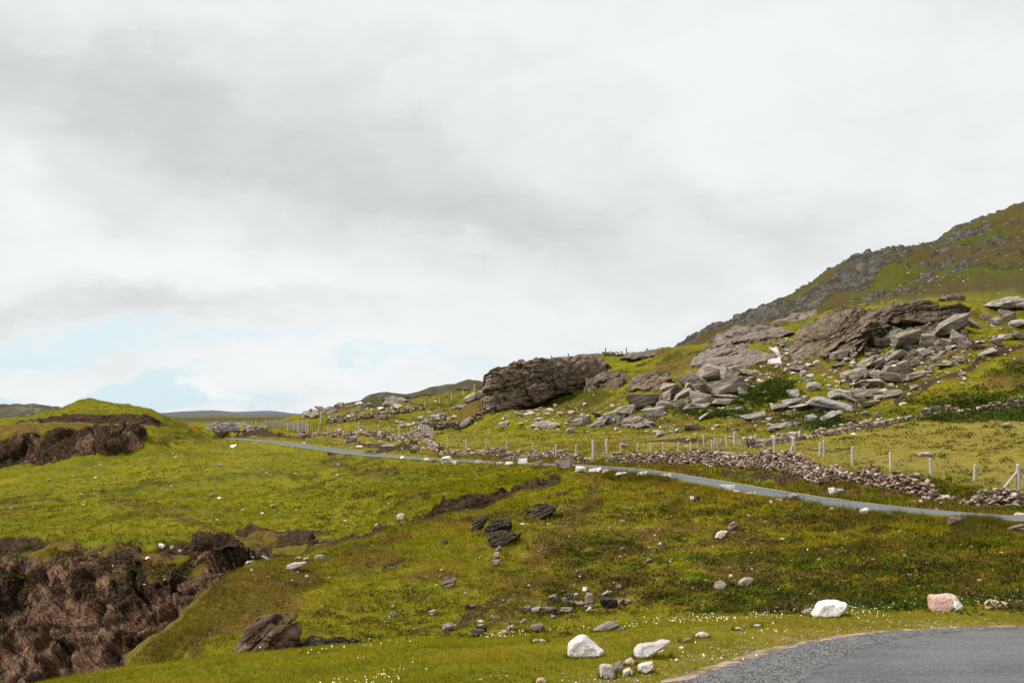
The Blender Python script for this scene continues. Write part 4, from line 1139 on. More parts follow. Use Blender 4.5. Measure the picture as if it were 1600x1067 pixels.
# pale boulders under the scree
for (x, y, w, h, tl, lb) in (
        (1300, 645, 62, 26, -14, 'broadest smooth pale boulder with a crack line below the scree'), (1300, 659, 44, 17, 4, 'pale rounded boulder in front of the broadest smooth boulder'), (1268, 660, 18, 13, 0, 'dark grey round boulder left of the pale rounded one'),
        (1318, 624, 36, 16, -6, 'pale flat boulder above the broadest smooth boulder'), (1334, 633, 34, 15, -28, 'slanted grey boulder right of the broadest smooth one'), (1355, 623, 46, 13, 0, 'long layered grey boulder at the scree foot'),
        (1396, 622, 30, 15, 8, 'brownish pyramid boulder right of the long layered one'), (1376, 626, 18, 9, 0, 'pale boulder between the pyramid boulder and the slanted one'), (1362, 635, 26, 10, 10, 'low grey boulder right of the slanted grey one'),
        (1271, 611, 19, 14, 6, 'pale squarish boulder alone above the dark bracken'), (1241, 622, 20, 12, 0, 'pale boulder at the right edge of the bracken'), (1237, 634, 30, 12, 4, 'pale flat boulder below the bracken right edge'),
        (1255, 640, 60, 10, -2, 'long low pale slab left of the broadest smooth boulder'), (1218, 642, 28, 10, 0, 'grey flat boulder below the bracken'), (1352, 649, 14, 8, -8, 'small pale boulder below the low grey one'),
        (1429, 609, 15, 8, 0, 'small pale boulder on the grass right of the scree'), (1412, 633, 10, 4, 0, 'white stone on the grass under the pyramid boulder'), (1150, 645, 28, 9, 8, 'grey slab in the grass below the boulder pile'),
        (1180, 657, 40, 12, 6, 'flat grey boulder right below the boulder pile'), (1085, 672, 28, 9, 0, 'thin jagged slab in the pasture below the boulder pile'), (1102, 655, 18, 10, 30, 'tilted pale block in the pasture below the boulder pile'),
        (1033, 683, 14, 9, 0, 'upright pale stone in the pasture left of the jagged slab'), (976, 700, 14, 9, -18, 'tilted flat stone standing near the wire gate'), (1113, 646, 16, 6, -6, 'small grey slab under the boulder pile'),
        (1543, 556, 26, 12, 18, 'pale slanted boulder on the grass right of the scree'), (1560, 541, 20, 15, 14, 'grey two-part boulder right of the scree'), (1570, 531, 24, 11, -6, 'upper grey boulder at the right hillside'), (1597, 531, 26, 14, 16, 'grey boulder cut by the right edge of the photo'),
        (1557, 508, 14, 13, 10, 'dark pale-topped boulder under the right brow'), (1575, 500, 24, 16, -8, 'dark ledge boulder under the right brow'), (1590, 512, 24, 14, 10, 'pale block under the right brow near the edge'), (1540, 500, 14, 10, 0, 'small dark boulder left of the ledge boulder'),
        (1262, 548, 12, 10, 0, 'pale stone at the top of the loose stone line'), (1211, 571, 20, 12, 4, 'largest white stone of the loose stone line left of the ribbed face'), (1213, 555, 10, 12, 20, 'upright white stone in the loose stone line'),
        (1223, 541, 9, 9, 0, 'topmost small stone of the loose stone line'), (1277, 571, 12, 7, 0, 'bright white quartz stone at the foot of the ribbed brown face'), (1257, 588, 12, 10, 8, 'pale stone under the ribbed brown face'),
        (1246, 582, 26, 10, 0, 'dark low stone on the grass under the ribbed face'), (787, 668, 16, 9, 0, 'grey boulder in the grass below the long crag'), (891, 677, 14, 8, 0, 'grey boulder alone in the pasture'), (1448, 713, 19, 7, 0, 'pale flat boulder alone in the mown field'),
        (1577, 669, 18, 7, 0, 'grey boulder at the far corner of the mown field'), (735, 628, 20, 14, 20, 'dark grey boulder on the grass beside the long crag'),
        (751, 622, 14, 12, 0, 'grey block beside the left foot of the long crag'), (720, 640, 18, 7, 0, 'pale flat boulder on the slope left of the long crag'), (686, 652, 16, 8, 0, 'grey stone by the thin wall on the left slope'),
        (648, 708, 16, 13, 20, 'grey boulder on the road bank by the wall corner'), (548, 691, 18, 10, 0, 'grey boulder on the bank below the upper wall'), (532, 637, 12, 8, 0, 'dark boulder on the left skyline'), (576, 637, 14, 7, 0, 'dark flat boulder left of the double-humped rock'),
        (560, 634, 12, 6, 0, 'white stone on the left skyline'), (598, 655, 14, 7, 0, 'grey stone below the middle wall on the left slope'), (606, 699, 20, 6, 4, 'flat slab on the road bank')):
    mt = M_WHITE if 'white' in lb else (M_PALE if 'pale' in lb else M_GREYB)
    block(x, y, w * 1.05, h * 1.1, mt, lb, tl, .9, group=None)

outline_rock('boulder', 'boulder', 'big pale slab leaning on the wall that climbs to the long crag', [(714, 669), (719, 660), (727, 654), (736, 651), (737, 658), (731, 664), (722, 670)], M_PALE, thick=.5, seed=44)

# ------------------------------------------------------------------ boulders along the road edge and in the foreground
BO = 'boulder'
outline_rock('boulder', BO, 'smooth white peaked boulder on the grass by the near road', [(887, 1024), (886, 1012), (890, 1003), (906, 995), (914, 995), (930, 1006), (944, 1018), (942, 1026), (915, 1030), (895, 1029)], M_WHITE, seed=3)
outline_rock('boulder', BO, 'flat topped white block with a shaded undercut on the near verge', [(1269, 963), (1275, 950), (1283, 941), (1300, 940), (1328, 943), (1322, 953), (1308, 964), (1285, 966)], M_WHITE, thick=.7, seed=4)
outline_rock('boulder', BO, 'large pink and white block on the near verge at the right', [(1454, 951), (1452, 931), (1457, 928), (1478, 928), (1495, 933), (1509, 950), (1506, 954), (1480, 956), (1458, 955)], M_PINK, thick=.6, seed=5)
outline_rock('boulder', BO, 'white wedge stone leaning against the right side of the pink block', [(1490, 954), (1493, 938), (1500, 941), (1510, 952), (1505, 955)], M_WHITE, thick=.7, seed=15)
outline_rock('boulder', BO, 'small pink and rust boulder near the right edge of the verge', [(1542, 951), (1541, 942), (1550, 938), (1565, 940), (1582, 943), (1580, 949), (1560, 951), (1548, 953)], M_PINK, thick=.6, seed=6)
outline_rock('boulder', BO, 'grey stone half sunk beside the flat topped white block', [(1253, 960), (1258, 953), (1268, 950), (1274, 953), (1270, 961)], M_GREYB, thick=.8, seed=7)
outline_rock('boulder', BO, 'long mottled white rock pointing right on the near road shoulder', [(991, 1026), (990, 1015), (998, 1006), (1015, 1003), (1035, 1000), (1050, 1001), (1046, 1008), (1030, 1018), (1012, 1028), (997, 1031)], M_WHITE, thick=.45, seed=8)
outline_rock('boulder', BO, 'small orange tinted stone between two white stones at the road shoulder', [(974, 1036), (981, 1030), (987, 1027), (994, 1033), (994, 1038), (982, 1040)], M_PINK, seed=9)
outline_rock('boulder', BO, 'square white stone at the bottom edge by the road shoulder', [(936, 1059), (937, 1040), (942, 1038), (957, 1039), (961, 1050), (963, 1059), (950, 1061)], M_WHITE, thick=.7, seed=10)
outline_rock('boulder', BO, 'white and pink broken stone right of the square white stone', [(996, 1050), (998, 1039), (1010, 1035), (1020, 1034), (1022, 1042), (1012, 1050), (1003, 1053)], M_WHITE, seed=11)
outline_rock('boulder', BO, 'grey wedge stone behind the square white stone', [(958, 1052), (960, 1036), (972, 1032), (975, 1040), (970, 1052)], M_GREYB, seed=12)
outline_rock('boulder', BO, 'low white stone between the square stone and the broken stone', [(972, 1056), (974, 1047), (984, 1044), (990, 1050), (988, 1056)], M_WHITE, seed=13)
outline_rock('boulder', BO, 'flat white stone above the long mottled rock on the verge', [(1086, 994), (1090, 989), (1100, 987), (1109, 991), (1108, 995), (1096, 997)], M_WHITE, thick=.6, seed=14)
outline_rock('boulder', BO, 'grey flat stone left of the flat white verge stone', [(1062, 1003), (1068, 998), (1080, 996), (1083, 1001), (1074, 1004)], M_GREYB, thick=.6, seed=16)
outline_rock('boulder', BO, 'white flat stone on the verge above the gravel edge', [(1146, 983), (1152, 979), (1160, 980), (1162, 983), (1154, 985)], M_WHITE, thick=.6, seed=17)
outline_rock('boulder', BO, 'long thin white stone lying on the verge', [(1175, 978), (1180, 975), (1190, 975), (1191, 978), (1182, 980)], M_WHITE, thick=.5, seed=18)
outline_rock('boulder', BO, 'low mottled ledge stone on the crest of the near bank', [(926, 984), (938, 978), (950, 973), (958, 972), (960, 979), (975, 981), (978, 985), (950, 987)], M_SLAB, thick=.5, seed=19)
outline_rock('boulder', BO, 'thin grey slab lying on the crest of the near bank', [(830, 1002), (836, 999), (850, 999), (856, 1001), (846, 1004)], M_GREYB, thick=.5, seed=20)
outline_rock('boulder', BO, 'pink stone at the bottom edge left of the square white stone', [(836, 1067), (840, 1060), (850, 1059), (855, 1066), (848, 1071)], M_PINK, thick=.7, seed=22)
outline_rock('boulder', BO, 'mottled white boulder resting on the spur ridge above the inlet', [(444, 889), (447, 882), (460, 878), (477, 877), (478, 881), (468, 887), (452, 894), (446, 894)], M_PALE, thick=.6, seed=23)
outline_rock('boulder', BO, 'smaller pale boulder on the spur ridge right of the mottled one', [(490, 872), (492, 868), (500, 866), (508, 868), (506, 873), (498, 876)], M_PALE, seed=24)
outline_rock('boulder', BO, 'pink boulder perched at the head of the gully', [(620, 812), (619, 806), (625, 802), (632, 803), (634, 811), (628, 814)], M_PINK, seed=25)
outline_rock('boulder', BO, 'tall brown upright stone on the small stone heap', [(912, 950), (914, 932), (918, 926), (926, 927), (929, 940), (928, 950), (920, 952)], M_BROWNB, thick=.6, seed=26)
outline_rock('boulder', BO, 'pinkish brown boulder on the slope, the lower of a touching pair', [(1118, 840), (1120, 832), (1128, 828), (1138, 830), (1133, 838), (1126, 843)], M_PINK, thick=.8, seed=27)
outline_rock('boulder', BO, 'brown boulder on the slope, the upper of a touching pair', [(1136, 828), (1140, 819), (1148, 814), (1155, 818), (1152, 825), (1144, 830)], M_BROWNB, thick=.8, seed=28)
outline_rock('boulder', BO, 'blue grey rough boulder low on the right slope', [(1152, 914), (1156, 908), (1165, 902), (1178, 903), (1179, 909), (1170, 915), (1160, 918)], M_GREYB, thick=.8, seed=29)
outline_rock('boulder', BO, 'grey undercut boulder left of the blue grey one on the right slope', [(1115, 917), (1120, 909), (1128, 907), (1136, 913), (1131, 920), (1122, 923)], M_GREYB, thick=.8, seed=30)
RB = 'white and brown boulders marking the edge of the far road'
for (x, y, w, h, mt, lb) in (
        (697, 724, 17, 11, M_WHITE, 'largest white boulder at the road edge below the wall corner'), (710, 726, 9, 6, M_WHITE, 'small white boulder right of the largest one at the wall corner'), (666, 721, 8, 6, M_WHITE, 'white boulder left of the largest one at the wall corner'),
        (747, 725, 11, 7, M_PALE, 'grey white boulder alone at the road edge'), (768, 726, 13, 6, M_BROWNB, 'dark flat boulder at the road edge'), (780, 727, 10, 5, M_WHITE, 'flat white stone right of the dark flat boulder'),
        (795, 727, 12, 6, M_WHITE, 'low white stone at the road edge before the pointed one'), (817, 728, 14, 13, M_WHITE, 'pointed white boulder at the road edge'), (841, 730, 14, 10, M_BROWNB, 'dark brown boulder at the road edge right of the pointed white one'),
        (854, 731, 16, 6, M_BROWNB, 'low dark slab at the road edge'), (881, 737, 26, 17, M_GREYB, 'largest grey brown boulder at the road edge'), (907, 738, 16, 10, M_WHITE, 'white boulder right of the largest grey brown one'),
        (930, 739, 20, 8, M_WHITE, 'white and pink broken boulder at the road bend'), (948, 742, 13, 9, M_PINK, 'small orange and grey boulder at the road bend'), (972, 745, 19, 7, M_WHITE, 'flat white boulder lying at the road bend'),
        (1004, 749, 15, 13, M_WHITE, 'white boulder with a pink foot on the road edge'), (1041, 753, 20, 14, M_WHITE, 'big angular white boulder on the road edge'), (1138, 771, 24, 14, M_WHITE, 'widest white boulder on the road edge with a brown stone beside it'),
        (1151, 773, 10, 7, M_WHITE, 'small white stone touching the widest white boulder'), (1173, 776, 18, 8, M_PALE, 'pale flat boulder right of the widest white one'), (1163, 770, 12, 5, M_BROWNB, 'brown stone between two pale boulders on the road edge'),
        (1242, 784, 20, 13, M_PALE, 'rounded grey white boulder on the road edge'), (1242, 787, 7, 5, M_WHITE, 'white stone at the foot of the rounded grey white boulder'), (1218, 784, 9, 5, M_PINK, 'pink stone left of the rounded grey white boulder'), (1205, 787, 5, 5, M_WHITE, 'tiny white stone on the grass left of the pink stone'),
        (1351, 804, 16, 10, M_WHITE, 'bright white boulder on the verge below the road'), (1390, 808, 16, 8, M_BROWNB, 'brown mottled boulder on the verge below the road'), (1496, 820, 24, 13, M_BROWNB, 'rounded brown boulder at the road edge on the right'),
        (1595, 834, 28, 15, M_BROWNB, 'brown boulder at the road edge cut by the right of the photo'), (1303, 795, 9, 5, M_BROWNB, 'small dark stone on the verge'), (1300, 798, 6, 5, M_WHITE, 'small white stone beside the dark stone on the verge'),
        (1300, 774, 10, 12, M_WHITE, 'white stone on the far side of the road'), (1312, 772, 18, 9, M_PALE, 'long tilted pale stone on the far side of the road'), (1282, 755, 15, 7, M_PINK, 'pink boulder on the bank below the wall'), (1188, 755, 6, 6, M_GREYB, 'small grey stone on the bank above the road'),
        (1437, 788, 9, 7, M_PINK, 'pink pointed stone at the foot of the wall'), (1428, 787, 7, 6, M_GREYB, 'grey stone left of the pink pointed stone'), (1470, 788, 8, 4, M_WHITE, 'small white stone on the bank by the heather'), (1594, 808, 16, 7, M_PINK, 'pale stone at the foot of the wall at the right edge'),
        (561, 700, 12, 4, M_WHITE, 'flat white stone at the road edge far up the road'), (583, 711, 10, 5, M_BROWNB, 'brown boulder at the road edge far up the road'), (518, 711, 13, 5, M_BROWNB, 'dark flat stone on the grass beside the far road'),
        (1088, 784, 12, 9, M_DARK, 'black boulder on the slope with a white stone beside it'), (1081, 781, 7, 6, M_WHITE, 'white stone touching the black boulder on the slope'), (628, 717, 6, 5, M_WHITE, 'white stone at the road edge under the bank'), (677, 722, 7, 4, M_BROWNB, 'dark stone at the road edge under the wall corner')):
    block(x, y, w, h, mt, lb, 0, .85, group=RB if y < 800 else None, sink=.1)
# the little heap of stones at the foot of the slope
for (x, y, w, h, mt, lb) in (
        (864, 943, 18, 14, M_BROWNB, 'rounded brown boulder at the left end of the stone heap'), (884, 943, 14, 10, M_GREYB, 'grey stone right of the rounded brown heap boulder'), (890, 936, 12, 10, M_BROWNB, 'brown stone on top of the heap left part'),
        (902, 936, 10, 9, M_GREYB, 'grey stone at the back of the heap'), (892, 948, 14, 10, M_BROWNB, 'brown stone in the middle of the heap'), (858, 958, 24, 10, M_BROWNB, 'long brown stone along the front of the heap'),
        (838, 957, 14, 9, M_PALE, 'pale pointed stone at the front left of the heap'), (848, 958, 14, 9, M_GREYB, 'grey stone beside the pale pointed heap stone'), (884, 957, 22, 8, M_GREYB, 'grey low stone in the front row of the heap'),
        (906, 950, 14, 10, M_PALE, 'pale stone left of the upright brown stone'), (920, 956, 9, 8, M_WHITE, 'white square stone in front of the upright brown stone'), (951, 950, 24, 14, M_DARK, 'dark boulder with a white top right of the upright stone'),
        (947, 932, 18, 9, M_PALE, 'pale stone row behind the dark heap boulder'), (966, 922, 10, 10, M_PALE, 'pale pointed stone at the upper right of the heap'), (970, 946, 16, 12, M_BROWNB, 'brown stone right of the dark heap boulder'),
        (981, 944, 14, 8, M_GREYB, 'grey stone at the right end of the heap'), (914, 924, 8, 7, M_WHITE, 'white stone above the upright brown stone'), (822, 955, 13, 8, M_GREYB, 'grey stone left of the heap'),
        (745, 995, 22, 12, M_GREYB, 'layered grey slab at the base of the small cairn'), (752, 988, 18, 9, M_DARK, 'dark flat stone in the middle of the small cairn'), (750, 982, 12, 7, M_GREYB, 'flat grey stone high on the small cairn'), (750, 974, 10, 5, M_WHITE, 'white cap stone on the small cairn'),
        (799, 985, 10, 9, M_PINK, 'orange stone near the small cairn'), (797, 978, 7, 7, M_GREYB, 'grey stone standing on the orange stone'), (788, 993, 10, 9, M_PINK, 'pink stone left of the orange stone'), (818, 974, 9, 7, M_PALE, 'pinkish stone on the turf right of the orange stone'),
        (702, 986, 20, 12, M_PALE, 'mottled pale boulder on the turf edge left of the cairn'), (838, 986, 22, 12, M_BROWNB, 'ribbed brown stone on the turf edge right of the cairn'), (735, 952, 16, 9, M_GREYB, 'grey stones on the turf above the brown slab'),
        (675, 962, 11, 9, M_PALE, 'pale stone on the turf at the left of the cairn'), (615, 964, 9, 8, M_PALE, 'pale stone by a green tuft on the spur'), (701, 918, 22, 16, M_BROWNB, 'dark brown lump of rock on the spur slope'), (695, 852, 10, 10, M_BROWNB, 'small dark stone on the spur below the black rocks'),
        (779, 862, 10, 9, M_PALE, 'pale stone just under the black rocks'), (776, 872, 9, 10, M_GREYB, 'blue grey stone under the black rocks, middle of three'), (775, 884, 14, 10, M_GREYB, 'blue grey flat stone under the black rocks, lowest of three'), (816, 821, 8, 4, M_WHITE, 'white stone below the upper black wedge rock')):
    block(x, y, w, h, mt, lb, 0, .9, group='stones of the small heap below the slope' if 830 < x < 990 else None, sink=.1)

# loose stones that are near enough to be seen one by one
SG = 0


def scatter(n, region, size, mats, label, group, seed, aspect=.7, foc=None):
    global SG
    r = random.Random(seed); c = 0; tries = 0
    while c < n and tries < n * 40:
        tries += 1
        if foc:
            fx, fy, sx, sy = foc[r.randrange(len(foc))]
            x, y = r.gauss(fx, sx), r.gauss(fy, sy)
        else:
            x, y = r.uniform(*region[0]), r.uniform(*region[1])
        P_ = hit(x, y)
        if min(np.hypot(efs[:, 0] - P_.x - 0, efs[:, 1] - P_.y)) < 3.9 and P_.y > 30: continue
        k = P_.y / F_PX; w = r.uniform(*size) * (0.95 + .7 * r.random() ** 3) * k
        o = bpy.data.objects.new('stone', small_mesh(r.randrange(10), mats[r.randrange(len(mats))]))
        COL.objects.link(o)
        o.scale = (w, w * r.uniform(.7, 1), w * aspect * r.uniform(.7, 1.3))
        o.rotation_euler = (r.uniform(-.4, .4), r.uniform(-.4, .4), r.uniform(0, 6.28))
        o.location = P_ + Vector((0, 0, w * aspect * .36))
        tag(o, label, 'stone', group); c += 1


scatter(85, ((830, 1590), (790, 925)), (3.5, 8), [M_WHITE, M_PALE, M_PALE, M_GREYB, M_PINK], 'small pale stone scattered on the rough heathery slope below the road', 'small stones on the slope below the road', 11)
scatter(30, None, (4, 9), [M_WHITE, M_PALE, M_GREYB], 'pale stone in a loose cluster on the heathery slope', 'stone clusters on the heathery slope', 12, .8, [(955, 832, 12, 5), (1005, 865, 16, 8), (1030, 845, 10, 9), (1435, 880, 22, 12), (1340, 890, 12, 12), (1310, 935, 22, 3), (905, 905, 12, 10)])
scatter(34, ((330, 700), (712, 830)), (3.5, 8), [M_WHITE, M_PALE, M_GREYB, M_PINK], 'small pale stone lying on the smooth green plateau', 'small stones on the green plateau', 13)
scatter(26, ((10, 420), (690, 840)), (4, 8), [M_WHITE, M_PALE, M_GREYB], 'small pale stone on the grass in front of the dark sea crag', 'small stones in front of the sea crag', 14)
scatter(30, ((40, 520), (850, 925)), (4, 10), [M_WHITE, M_PALE, M_GREYB], 'pale stone caught on the heathery lip of the inlet cliff', 'stones on the lip of the inlet cliff', 15)
scatter(34, ((590, 1000), (880, 985)), (3.5, 9), [M_WHITE, M_PALE, M_GREYB, M_PINK], 'small stone in the turf around the small cairn and stone heap', 'small stones around the cairn and heap', 16)
scatter(22, ((900, 1250), (985, 1060)), (4, 8), [M_WHITE, M_PALE, M_PINK], 'small pale stone on the near verge by the gravel shoulder', 'small stones on the near verge', 17, foc=[(960, 1058, 30, 6), (1110, 1020, 40, 14), (1020, 1035, 20, 8), (1165, 985, 50, 5)])


def stones_stuff(name, n, region, size, cols_, seed, foc=None, kind='stuff'):
    r = np.random.default_rng(seed); T, S, C_ = [], [], []
    for _ in range(n):
        if foc:
            fx, fy, sx, sy = foc[r.integers(len(foc))]; x, y = r.normal(fx, sx), r.normal(fy, sy)
        else:
            x, y = r.uniform(*region[0]), r.uniform(*region[1])
        P_ = hit(x, y)
        k = P_.y / F_PX; w = r.uniform(size[0], size[1]) * (0.6 + r.random() ** 3) * k
        T.append((P_.x, P_.y, P_.z + w * .15)); S.append((w, w * r.uniform(.7, 1.0), w * r.uniform(.45, .9)))
        c = np.array(cols_[r.integers(len(cols_))]); C_.append(c * r.uniform(.75, 1.15))
    T, S, C_ = np.array(T), np.array(S), np.array(C_)
    M3 = rotz(r.uniform(0, 6.28, n)) @ rotx(r.uniform(-.3, .3, n)) * S[:, None, :]
    v, f, c = merge(TINY, r.integers(0, len(TINY), n), M3, T, C_)
    return tag(np_mesh(name, v, f, M_STONES, False, {'tint': c}), kind=kind)


PALEC = [(.50, .46, .42), (.42, .36, .32), (.62, .58, .55), (.33, .30, .27), (.45, .36, .30)]
def scatter_blocks(n, foc, size, label, group, seed):
    r = random.Random(seed)
    for _ in range(n):
        fx, fy, sx, sy = foc[r.randrange(len(foc))]
        P_ = hit(r.gauss(fx, sx), r.gauss(fy, sy)); k = P_.y / F_PX; w = r.uniform(*size) * k; h = w * r.uniform(.35, .75)
        o = bpy.data.objects.new('rock_block', block_mesh(r.randrange(14), M_BLOCK if r.random() < .5 else M_CRAG)); COL.objects.link(o)
        o.scale = (w, w * .85, h); o.rotation_euler = (r.uniform(-.2, .2), r.uniform(-.6, .25), r.uniform(-1, 1))
        o.location = P_ + Vector((0, 0, h * .3)); tag(o, label, 'rock block', group)


scatter_blocks(75, [(1430, 552, 45, 14), (1400, 580, 35, 14), (1350, 590, 25, 12), (1470, 535, 30, 14), (1360, 555, 30, 16)], (9, 19), 'middling broken block jammed among the big slabs of the scree', 'middling blocks of the scree', 61)
scatter_blocks(24, [(1105, 612, 30, 14), (1060, 628, 20, 8), (1150, 590, 22, 6)], (9, 17), 'middling broken block jammed among the slabs of the boulder pile', 'middling blocks of the boulder pile', 62)
scatter_blocks(26, [(960, 658, 35, 6), (1015, 650, 20, 8), (1300, 640, 50, 10), (1250, 600, 25, 20)], (8, 16), 'middling grey block half sunk in the grass at the hill foot', 'middling blocks at the hill foot', 63)
stones_stuff('loose_rubble', 1500, None, (3, 12), PALEC, 5, [(1430, 560, 40, 26), (1400, 585, 45, 16), (1350, 590, 30, 16), (1440, 545, 40, 20), (1110, 610, 40, 16), (1220, 575, 18, 22), (1290, 600, 40, 22), (1255, 560, 30, 20), (1460, 560, 36, 22), (1420, 600, 50, 16), (1350, 560, 34, 30), (1070, 665, 80, 14), (1190, 660, 80, 12), (1270, 640, 60, 16),
             (870, 640, 40, 12), (830, 650, 30, 8), (900, 660, 40, 8), (1010, 660, 40, 10), (1500, 570, 40, 25), (1560, 520, 30, 20), (1150, 590, 40, 10), (1230, 545, 20, 16), (640, 650, 60, 14), (560, 640, 50, 7), (600, 690, 50, 8)])
stones_stuff('scattered_pebbles', 1300, ((580, 1600), (795, 975)), (1.6, 4.6), PALEC, 6)
stones_stuff('scattered_rubble', 420, ((1180, 1600), (340, 470)), (1.0, 4.5), PALEC, 8)
stones_stuff('gravel', 1500, None, (1.2, 4.2), PALEC + [(.3, .25, .2), (.55, .45, .38)], 7, [(1030, 1058, 60, 8), (1110, 1030, 60, 10), (1180, 1015, 50, 7), (1250, 998, 50, 5), (1340, 985, 50, 4), (1450, 975, 60, 3), (940, 1064, 50, 4)])

# ------------------------------------------------------------------ dry stone walls: one mesh of many stones each
WALLC = np.array([(.34, .25, .20), (.26, .20, .165), (.42, .32, .26), (.20, .155, .125), (.52, .46, .42), (.38, .33, .29), (.46, .28, .20), (.14, .11, .09), (.60, .55, .52), (.30, .21, .16), (.24, .165, .125), (.62, .56, .52), (.56, .44, .38), (.17, .13, .105)]) * np.array((.95, .90, .82))


def wall(label, path, height, seed, thick=0.6, stone=(.13, .34), gaps=0.0, pal=WALLC, ragged=0.25):
    """path: (x, y, z) points on the ground; height: number or list along the path"""
    r = np.random.default_rng(seed)
    path = np.array(path, float); seg = np.concatenate([[0], np.cumsum(np.linalg.norm(np.diff(path[:, :2], axis=0), axis=1))])
    T, S, A_, C_ = [], [], [], []
    hs_ = np.full(len(path), height, float) if np.isscalar(height) else np.array(height, float)
    hs_ = hs_ * .7
    hn = r.uniform(-1, 1, int(seg[-1] / 1.4) + 3)
    for side in (-.5, 0.12):
        z = 0.0; layer = 0
        while z < hs_.max() + .3:
            s = r.uniform(0, .2); lh = r.uniform(.55, .8) * np.mean(stone)
            while s < seg[-1]:
                l = r.uniform(*stone) * (1.25 if r.random() < .12 else 1)
                q = s + l / 2
                H_ = np.interp(q, seg, hs_) * (1 + ragged * np.interp(q / 1.4, np.arange(len(hn)), hn))
                if z < H_ and r.random() > gaps:
                    x, y, zz = (np.interp(q, seg, path[:, k]) for k in range(3))
                    i = min(np.searchsorted(seg, q), len(seg) - 1); i = max(i, 1)
                    d = path[i] - path[i - 1]; a = math.atan2(d[1], d[0])
                    off = side * thick * (1 - .25 * z / max(H_, .1)) + r.normal(0, .035)
                    top = z + lh > H_
                    T.append((x - math.sin(a) * off, y + math.cos(a) * off, zz + z + lh * .5 - .05 + r.normal(0, .045)))
                    S.append((l * 1.12, thick * r.uniform(.5, .8), lh * r.uniform(1.0, 1.45)))
                    A_.append(a + r.normal(0, .3)); C_.append(pal[r.integers(len(pal))] * r.uniform(.5, 1.0))
                s += l * r.uniform(.92, 1.06)
            z += lh * .92; layer += 1
    n = len(T)
    M3 = rotz(np.array(A_)) @ rotx(r.normal(0, .3, n)) * np.array(S)[:, None, :]
    v, f, c = merge(SMALL if n < 900 else TINY2, r.integers(0, 10, n), M3, np.array(T), np.array(C_))
    return tag(np_mesh('dry_stone_wall', v, f, M_STONES, False, {'tint': c}), label, 'stone wall', kind='thing')


TINY2 = [rand_block(400 + i, (1, .9, .8), 13, cuts=0, bevel=.07, rough=0) for i in range(10)]


def wline(pxs, dz=0.0, line=13):
    out = []
    for x in pxs:
        d = np.interp(x, PXC, DK[line]); u = float(ray(x, 700)[0])
        out.append((u * d, d, float(ground(u * d, d)[0]) + dz))
    return out


def hpath(pts):
    return [tuple(hit(x, y)) for x, y in pts]


wall('long pinkish brown dry stone wall on the roadside right of the wire gate', wline(np.linspace(951, 1320, 60)), list(np.interp(np.linspace(951, 1320, 60), [951, 1050, 1110, 1180, 1240, 1290, 1320], [.9, 1.05, 1.15, 1.35, 1.3, 1.15, .7])), 1, thick=.5)
wall('tumbled dry stone wall on the bank at the right edge of the photo', wline(np.linspace(1322, 1625, 50)), list(np.interp(np.linspace(1322, 1625, 50), [1322, 1370, 1400, 1440, 1470, 1520, 1545, 1625], [.6, .95, 1.05, .95, .55, .45, 1.0, 1.15])), 2, thick=.6, gaps=.12, ragged=.4)
wall('dark dry stone wall beside the road left of the wire gate', wline(np.linspace(692, 924, 60)), list(np.interp(np.linspace(692, 924, 60), [692, 720, 750, 800, 850, 924], [.7, 1.0, .7, 1.0, .75, .85])), 3, thick=.65, gaps=.08, ragged=.45)
wall('dry stone wall above the road bank below the hillside fence on the left', wline(np.linspace(476, 690, 60)), list(np.interp(np.linspace(476, 690, 60), [476, 500, 600, 650, 672, 690], [1.0, 1.1, 1.3, 1.2, .9, .8])), 4, thick=.8, stone=(.35, .65), ragged=.4)
wall('low pale field wall running up the far side of the mown field', hpath([(1165, 700), (1195, 696), (1220, 692), (1250, 688), (1275, 684), (1300, 680), (1330, 673), (1360, 668), (1390, 663), (1422, 657)]), .75, 5, thick=.7, stone=(.3, .6), gaps=.12, ragged=.5, pal=WALLC[[2, 4, 5, 8, 0]] * 1.1)
wall('broken mossy wall in the dark bracken at the right edge', hpath([(1430, 657), (1450, 650), (1480, 645), (1500, 645), (1530, 642), (1560, 640), (1600, 638), (1640, 636)]), [.4, .9, 1.0, .25, .9, 1.1, 1.2, 1.2], 6, thick=.7, stone=(.35, .65), gaps=.15, ragged=.5, pal=WALLC[[1, 3, 5, 7, 4]])
wall('dark wall climbing from the left slope to the foot of the long crag', hpath([(664, 671), (690, 671), (712, 670), (730, 664), (748, 655), (765, 645), (782, 637), (800, 628), (815, 618)]), 1.4, 7, thick=.9, stone=(.45, .85), pal=WALLC[[1, 3, 5, 7]])
wall('wall crossing the left slope below the row of posts', hpath([(512, 661), (540, 659), (565, 654), (590, 651), (615, 647), (640, 643), (660, 640)]), 1.1, 8, thick=.9, stone=(.5, .95), gaps=.1, ragged=.5, pal=WALLC[[1, 3, 5, 4, 7]])
wall('faint line of pale wall stones lower on the left slope', hpath([(622, 669), (640, 666), (658, 662), (676, 658), (692, 655)]), .7, 9, thick=.9, stone=(.6, 1.2), gaps=.08, ragged=.4, pal=WALLC[[4, 5, 8]])
wall('low wall along the skyline right of the long crag', hpath([(940, 556), (955, 555), (970, 554)]) , .8, 10, thick=.8, stone=(.5, .9), gaps=.2, pal=WALLC[[1, 5, 3]])
wall('short heap of wall stones at the right end of the sheep pen', hpath([(462, 681), (470, 682), (480, 683)]), 1.0, 12, thick=1.0, stone=(.4, .7), gaps=.1, pal=WALLC)
wall('pale stones of a collapsed wall behind the sheep pen fence', hpath([(332, 675), (350, 675), (372, 674), (395, 674), (412, 673)]), .8, 13, thick=.9, stone=(.5, 1.0), gaps=.15, ragged=.6, pal=WALLC[[4, 5, 8, 2]])

